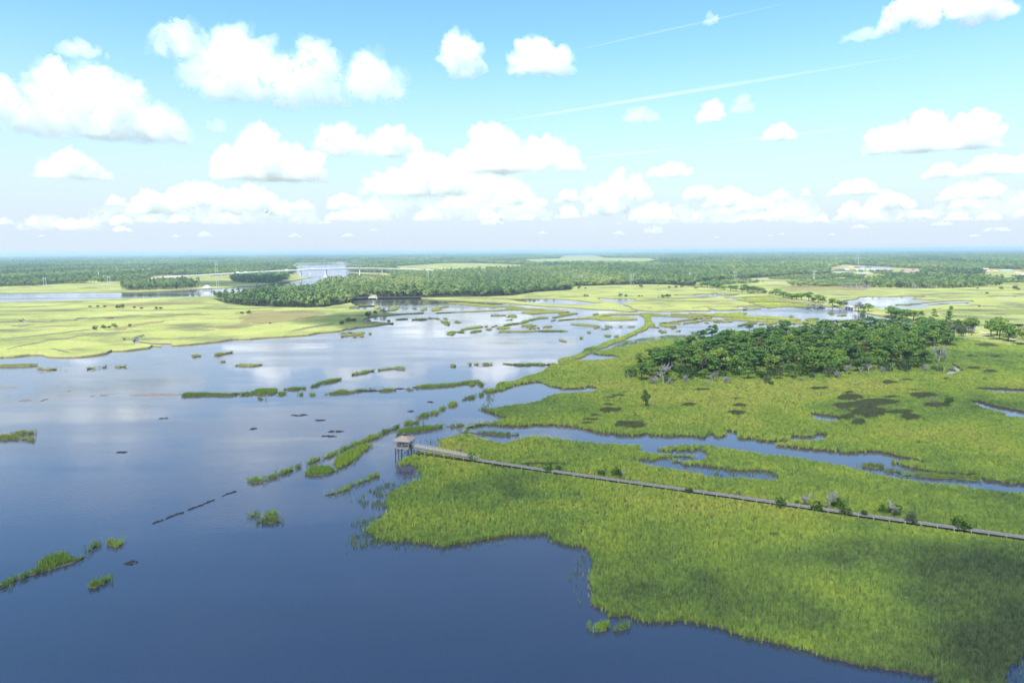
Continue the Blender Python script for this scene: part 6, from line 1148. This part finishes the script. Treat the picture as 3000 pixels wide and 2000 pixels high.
# ------------------------------------------------------------------ clouds
def volmat(name, dens, an=.0, colr=(1, 1, 1)):
    m = bpy.data.materials.new(name); m.use_nodes = True; n = m.node_tree; n.nodes.clear()
    o_ = N(n, 'ShaderNodeOutputMaterial'); v = N(n, 'ShaderNodeVolumePrincipled'); v.inputs['Color'].default_value = (*colr, 1); v.inputs['Density'].default_value = dens; v.inputs['Anisotropy'].default_value = an
    n.links.new(v.outputs[0], o_.inputs['Volume']); return m
CB = 950.0
def cloud(lobes, label, od=4.5, seed=0, group=None, base=None, where=None, name='cloud', amp=.2, fringe=True, hb=CB):
    """cumulus: billows gathered over a flat base, fused, roughened, filled with scattering droplets"""
    g = random.Random(seed); xl = min(l[0] for l in lobes); xr = max(l[1] for l in lobes); yb = base or max(l[3] for l in lobes)
    if where is None:
        d0 = ray((xl + xr) / 2, yb); t = (hb - H) / d0.z; P = d0 * t; sc_ = P.length / math.sqrt(1 + 0) / F * 1.0
        k = math.hypot(((xl + xr) / 2 - 1500) / F, (1000 - yb) / F); sc_ = P.length / (F * math.sqrt(1 + k * k))
    else: P = Vector(where); sc_ = 1.0
    right = Vector((P.y, -P.x, 0)).normalized() if where is None else Vector((1, 0, 0)); fw = Vector((-right.y, right.x, 0)); xm = (xl + xr) / 2
    bm = bmesh.new(); hmax = 1
    for (a, b_, yt, yl) in lobes:
        W = (b_ - a) * sc_; Hh = (yl - yt) * sc_; hmax = max(hmax, (yb - yt) * sc_); z0 = (yb - yl) * sc_; cx = ((a + b_) / 2 - xm) * sc_
        n = int(min(46, 12 + 7 * W / Hh))
        for i in range(n):
            u = g.uniform(-1, 1); pr = math.sqrt(max(0, 1 - abs(u) ** 2.2)); v = g.uniform(-1, 1) * .32 * pr
            r_ = Hh * g.uniform(.15, .34) * (.45 + .55 * pr); zt = z0 + max(r_ * .35, (Hh * pr - r_) * g.random() ** .7)
            p = right * (cx + u * max(0, W / 2 - r_ * .9)) + fw * (v * max(W, Hh) * .55) + Vector((0, 0, zt))
            bmesh.ops.create_icosphere(bm, subdivisions=2, radius=1, matrix=Matrix.Translation(p) @ Matrix.Diagonal((r_ * 1.25, r_ * 1.25, r_, 1)))
    for v in bm.verts:
        if v.co.z < hmax * .02: v.co.z = hmax * .02 + (v.co.z - hmax * .02) * .2
    me = bpy.data.meshes.new(name); bm.to_mesh(me); bm.free(); o_ = bpy.data.objects.new(name, me); C.objects.link(o_)
    Wt = (xr - xl) * sc_; px_n = (xr - xl) / 2.93; vs = Wt / min(210, max(30, px_n * .8))
    md = o_.modifiers.new('r', 'REMESH'); md.mode = 'VOXEL'; md.voxel_size = vs
    me2 = bpy.data.meshes.new_from_object(o_.evaluated_get(bpy.context.evaluated_depsgraph_get())); o_.modifiers.clear(); o_.data = me2; bpy.data.meshes.remove(me)
    nv = len(me2.vertices); co = np.empty(nv * 3); me2.vertices.foreach_get('co', co); co = co.reshape(-1, 3); no = np.empty(nv * 3); me2.vertex_normals.foreach_get('vector', no); no = no.reshape(-1, 3)
    of = Vector((seed * 7.31, seed * 3.17, seed)); s1 = 3.2 / hmax
    ds = np.array([noise.fractal(Vector(q) * s1 + of, .6, 2.15, 6) for q in co]); cd = co + no * (ds[:, None] * hmax * amp); lo_ = cd[:, 2] < hmax * .03; cd[lo_, 2] = hmax * .03 + (cd[lo_, 2] - hmax * .03) * .22; me2.vertices.foreach_set('co', cd.ravel()); me2.update()
    me2.materials.append(volmat(name + '_droplets', od * .5 / hmax)); o_.location = P
    if where is None: pass
    tag(o_, label, 'cloud', group)
    if fringe:
        me3 = me2.copy(); me3.name = 'thin_edge'; co2 = co + no * (np.array([.35 + 1.3 * noise.fractal(Vector(q) * s1 * 1.7 + of * 2, .7, 2.1, 4) for q in co])[:, None] * hmax * amp * .55)
        lo_ = co2[:, 2] < 0; co2[lo_, 2] *= .3; me3.vertices.foreach_set('co', co2.ravel()); me3.update(); me3.materials.clear(); me3.materials.append(volmat(name + '_haze_edge', od * .15 / hmax)); e = bpy.data.objects.new('thin_edge', me3); C.objects.link(e); e.parent = o_
    return o_
CL = [([(-160, 110, 190, 345), (60, 370, 140, 345), (200, 460, 190, 350), (330, 520, 240, 372)], 'huge white cumulus at the upper left edge', 5), ([(470, 650, 78, 150), (560, 830, 62, 225), (600, 1000, 130, 272), (820, 1010, 80, 240), (980, 1190, 105, 236)], 'long ragged white cumulus at the top left of the middle', 3.2),
      ([(1282, 1418, 66, 152), (1318, 1385, 110, 195)], 'small puffy cumulus with a tail below, top middle', 3.5), ([(1492, 1682, 58, 178)], 'small comma-shaped cumulus right of the puffy one, top middle', 4), ([(2600, 2950, -110, 22)], 'flat-based cumulus cut by the top edge at the right', 4.5),
      ([(1312, 1560, 352, 478), (1330, 1705, 372, 488)], 'broad dome cumulus in the middle of the sky', 5), ([(922, 1080, 342, 425), (1060, 1245, 352, 438)], 'twin-humped cumulus left of the broad dome', 3.2), ([(633, 950, 366, 500), (700, 960, 440, 515)], 'large bright rounded cumulus on the left of centre', 6.5),
      ([(1062, 1250, 490, 552), (1140, 1400, 438, 558), (1300, 1520, 500, 562)], 'wide layered cumulus bank below the broad dome', 5), ([(1320, 1600, 515, 592)], 'right shoulder of the layered cumulus bank', 3.5), ([(506, 700, 508, 600), (620, 840, 535, 622)], 'long lumpy cumulus below the large rounded one', 5), ([(382, 512, 550, 618)], 'compact bright cumulus left of the long lumpy one', 5.5), ([(312, 366, 560, 594)], 'single small puff left of the compact bright one', 3),
      ([(122, 312, 424, 508)], 'lone mid-size cumulus on the left with a low tail', 3.4), ([(1712, 1906, 502, 572), (1705, 1850, 560, 624)], 'two-storey cumulus right of the layered bank', 5), ([(1628, 1700, 542, 582)], 'small cumulus left of the two-storey one', 3.5), ([(1890, 2036, 458, 504)], 'flat little cumulus above the two-storey one on the right', 2.6), ([(1996, 2110, 532, 570), (2060, 2205, 540, 598)], 'slanting cumulus right of the two-storey one', 4), ([(2036, 2132, 266, 332)], 'small square-shouldered cumulus under the contrail', 3), ([(2234, 2336, 337, 388)], 'small oval cumulus right of the square-shouldered one', 2.6),
      ([(2548, 2700, 330, 420), (2620, 2790, 303, 422), (2740, 2905, 320, 422)], 'large flat-based cumulus at the right', 5), ([(2706, 2808, 460, 507)], 'small cumulus below the large flat-based one, left of two', 3.6), ([(2818, 2988, 434, 496)], 'mid cumulus below the large flat-based one, right of two', 4), ([(2962, 3110, 422, 470)], 'cumulus cut by the right edge', 3.5), ([(2756, 2956, 516, 574)], 'long low cumulus near the right edge', 3.5), ([(2786, 2872, 565, 603)], 'thin cumulus under the long low one near the right edge', 2.6), ([(2432, 2578, 508, 558)], 'upper one of two slanting cumulus at the right', 3.6), ([(2540, 2674, 546, 606)], 'lower brighter one of two slanting cumulus at the right', 4.5), ([(2260, 2310, 540, 574)], 'single puff left of the slanting pair', 2.8), ([(2138, 2298, 572, 612)], 'low cumulus under the slanting one, right of centre', 3), ([(2348, 2374, 540, 562)], 'tiny puff between the single puff and the slanting pair', 2.2), ([(2970, 3060, 545, 580)], 'small cumulus cut by the right edge, lower one', 3),
      ([(2138, 2212, 242, 300)], 'faint wispy cloud right of the square-shouldered cumulus', .9), ([(1812, 1940, 282, 330)], 'faint wispy cloud below the contrail', .7), ([(2462, 2586, 30, 74)], 'faint wispy cloud at the top right', .7), ([(160, 318, 75, 126)], 'faint wispy cloud at the top left', .8), ([(600, 695, 25, 82)], 'faint wisp above the long ragged cumulus', .7), ([(2060, 2105, -20, 22)], 'faint puff cut by the top edge', 1.2), ([(598, 666, 315, 360)], 'faint grey wisp left of the large rounded cumulus', .5)]
for i, (lb, tx, od) in enumerate(CL): cloud(lb, tx, od, i + 1, fringe=lb[0][1] - lb[0][0] > 60)
lows = [(83, 125, 625, 655), (155, 270, 630, 668), (325, 388, 622, 655), (330, 385, 655, 675), (492, 560, 620, 648), (635, 690, 612, 634), (800, 925, 570, 605), (960, 1060, 552, 605), (1000, 1140, 590, 640), (1210, 1300, 605, 640), (1272, 1390, 566, 604), (1430, 1492, 572, 600), (1395, 1480, 606, 636), (1505, 1572, 622, 640), (1500, 1600, 575, 612), (1625, 1700, 590, 634), (1840, 1992, 585, 640), (2200, 2300, 612, 636), (2240, 2370, 585, 630), (2100, 2142, 598, 622), (2025, 2052, 615, 640), (2395, 2424, 620, 645), (2455, 2520, 580, 640), (2500, 2580, 596, 640), (2630, 2750, 608, 636), (2770, 2840, 612, 640), (2865, 2930, 612, 640), (2975, 3040, 600, 628), (950, 1010, 614, 640), (860, 880, 625, 640)]
for i, l in enumerate(lows): cloud([l], 'small white cumulus low in the %s' % ('left part of the sky' if l[0] < 700 else 'middle of the sky' if l[0] < 1750 else 'right part of the sky'), 3.2, 60 + i, 'small cumulus low over the horizon', fringe=False)
gl = random.Random(5)
for i in range(28):
    x = gl.uniform(-60, 3060); y = gl.uniform(640, 694); w_ = gl.uniform(40, 130) * (1 - (y - 640) / 90); h = w_ * gl.uniform(.2, .42)
    cloud([(x, x + w_, y - h, y)], 'tiny faint cloud in the haze just above the horizon', 1.0, 100 + i, 'tiny clouds just above the horizon', fringe=False)
# clouds behind and above the viewpoint that shade the near marsh
for i, (lb, od, tx) in enumerate((([(960, 1330, 560, 642), (1200, 1620, 545, 640)], .8, 'broad hazy cloud bank low in the middle of the sky'), ([(300, 620, 585, 650), (560, 960, 560, 645)], .7, 'broad hazy cloud bank low on the left'), ([(1800, 2120, 585, 650), (2040, 2400, 560, 648)], .7, 'broad hazy cloud bank right of the middle'), ([(2440, 2760, 590, 645), (2700, 3060, 560, 640)], .6, 'broad hazy cloud bank low at the right'), ([(60, 300, 620, 672)], .6, 'thin hazy bank low at the left edge'), ([(1250, 1540, 425, 520)], .6, 'hazy veil behind the layered cumulus bank'))):
    cloud(lb, tx, od, 300 + i, fringe=False)
def shade(pxs, w_, d_, h, label, od, seed):
    """flat broken cloud overhead, between the sun and the ground seen at pxs"""
    g_ = at(*pxs); P = Vector((g_.x, g_.y, 0)) + SUN * (CB / SUN.z); bm = bmesh.new(); bmesh.ops.create_icosphere(bm, subdivisions=5, radius=1)
    for v in bm.verts:
        c = v.co.copy(); r_ = math.hypot(c.x, c.y); k = 1 + .38 * noise.fractal(Vector((c.x * 1.6, c.y * 1.6, seed)), .8, 2, 4)
        z = c.z; z = (abs(z) ** .6) * (1 if z > 0 else -.45); v.co = Vector((c.x * w_ / 2 * k, c.y * d_ / 2 * k, z * h / 2 * (1 + .45 * noise.fractal(Vector((c.x * 3, c.y * 3, seed + 5)), .8, 2, 4))))
    me = bpy.data.meshes.new('cloud'); bm.to_mesh(me); bm.free(); me.materials.append(volmat('overhead_cloud_droplets', od / (h * .72))); o_ = bpy.data.objects.new('cloud', me); C.objects.link(o_); o_.location = P
    tag(o_, label, 'cloud', 'clouds overhead that shade the marsh')
for a in SHADES: shade(*a)
# contrails
def contrail(x0, y0, x1, y1, wpx, od, label, z=9500.0):
    a, c = [ray(x, y) for x, y in ((x0, y0), (x1, y1))]; a, c = a * ((z - H) / a.z), c * ((z - H) / c.z); d = (c - a); b = MB(); n = 26; ws = wpx / 2 * (a.length + c.length) / 2 / F
    u = d.normalized(); s = u.cross(Vector((0, 0, 1))).normalized(); up = s.cross(u); ringv = []; f = []
    for i in range(n + 1):
        t = i / n; r_ = ws * (math.sin(math.pi * min(1, max(.02, t))) ** .6 + .03) * (1 + .3 * noise.noise((t * 9, x0, 0)))
        for k in range(8): q = 6.283 * k / 8; ringv.append(d * t + s * math.cos(q) * r_ + up * math.sin(q) * r_)
    for i in range(n):
        for k in range(8): f.append((i * 8 + k, i * 8 + 8 + k, i * 8 + 8 + (k + 1) % 8, i * 8 + (k + 1) % 8))
    f += [tuple(range(8)), tuple(range(n * 8 + 7, n * 8 - 1, -1))]
    bmx = bmesh.new(); vv = [bmx.verts.new(q) for q in ringv]
    for q in f: bmx.faces.new([vv[j] for j in q])
    bmesh.ops.recalc_face_normals(bmx, faces=bmx.faces[:]); bmx.faces.ensure_lookup_table(); bmx.verts.index_update(); f = [tuple(x.index for x in q.verts) for q in bmx.faces]; bmx.free()
    o_ = mesh_obj('contrail', ringv, f, volmat('contrail_ice', od / (2 * ws), -.1)); o_.location = a; tag(o_, label, 'contrail', 'contrails fading across the sky')
contrail(1440, 358, 2720, 152, 10, .18, 'long bright contrail slanting across the right half of the sky'); contrail(1480, 352, 2350, 215, 6, .16, 'second strand close below the long bright contrail'); contrail(1660, 150, 2330, 0, 6, .12, 'faint contrail right of the comma-shaped cumulus'); contrail(1700, 462, 2000, 434, 7, .2, 'short faint contrail right of the broad dome cumulus'); contrail(2060, 420, 2560, 368, 9, .15, 'faint contrail left of the large flat-based cumulus')
# ------------------------------------------------------------------ haze, sky, sun
hz = bpy.data.meshes.new('haze'); bm = bmesh.new(); bmesh.ops.create_cube(bm, size=1); bm.to_mesh(hz); bm.free()
ho = bpy.data.objects.new('haze', hz); C.objects.link(ho); ho.scale = (124000, 66000, 76); ho.location = (0, 28000, 37.0 - .0)
ho.scale = (124000, 66000, 78); ho.location = (0, 28000, 37.0)
hz.materials.append(volmat('haze_air', HAZE, .15, (.52, .72, .93))); ho['kind'] = 'stuff'
w = bpy.data.worlds.new('World'); S.world = w; w.use_nodes = True; n = w.node_tree; bg = n.nodes['Background']
sk = N(n, 'ShaderNodeTexSky', sky_type='NISHITA', sun_disc=False)
sk.sun_elevation = math.radians(SUN_EL); sk.sun_rotation = math.radians(SUN_AZ); sk.altitude = 0; sk.air_density = SKYP[0]; sk.dust_density = SKYP[1]; sk.ozone_density = SKYP[2]
hsv = N(n, 'ShaderNodeHueSaturation'); hsv.inputs['Hue'].default_value = SKYH[0]; hsv.inputs['Saturation'].default_value = SKYH[1]; n.links.new(sk.outputs[0], hsv.inputs['Color'])
# pale moist air low over the horizon
tc = N(n, 'ShaderNodeTexCoord'); sx = N(n, 'ShaderNodeSeparateXYZ'); n.links.new(tc.outputs['Generated'], sx.inputs[0])
mr = N(n, 'ShaderNodeMapRange', interpolation_type='SMOOTHSTEP'); mr.inputs['From Min'].default_value = 0.0; mr.inputs['From Max'].default_value = .31; mr.inputs['To Min'].default_value = .97; mr.inputs['To Max'].default_value = 0; n.links.new(sx.outputs[2], mr.inputs[0])
tint = mixc(n, 1.0, hsv.outputs[0], (.81, .93, 1.01), 'MULTIPLY')
n.links.new(mixc(n, mr.outputs[0], tint, HORIZON), bg.inputs[0]); bg.inputs[1].default_value = SKY
l = bpy.data.lights.new('sun', 'SUN'); l.energy = SUN_E; l.angle = math.radians(.53); l.color = (1, .955, .88)
lo = bpy.data.objects.new('sun', l); C.objects.link(lo); lo.rotation_euler = SUN.to_track_quat('Z', 'Y').to_euler(); lo.location = SUN * 400
vs_ = S.view_settings; vs_.view_transform = 'Standard'; vs_.look = 'None'; vs_.exposure = EXPO; vs_.gamma = 1; vs_.use_curve_mapping = False
cy = S.cycles; cy.volume_bounces = 20; cy.max_bounces = 24; cy.diffuse_bounces = 3; cy.glossy_bounces = 3; cy.transparent_max_bounces = 16; cy.use_denoising = True; cy.use_adaptive_sampling = True; cy.adaptive_threshold = .02; cy.caustics_reflective = False
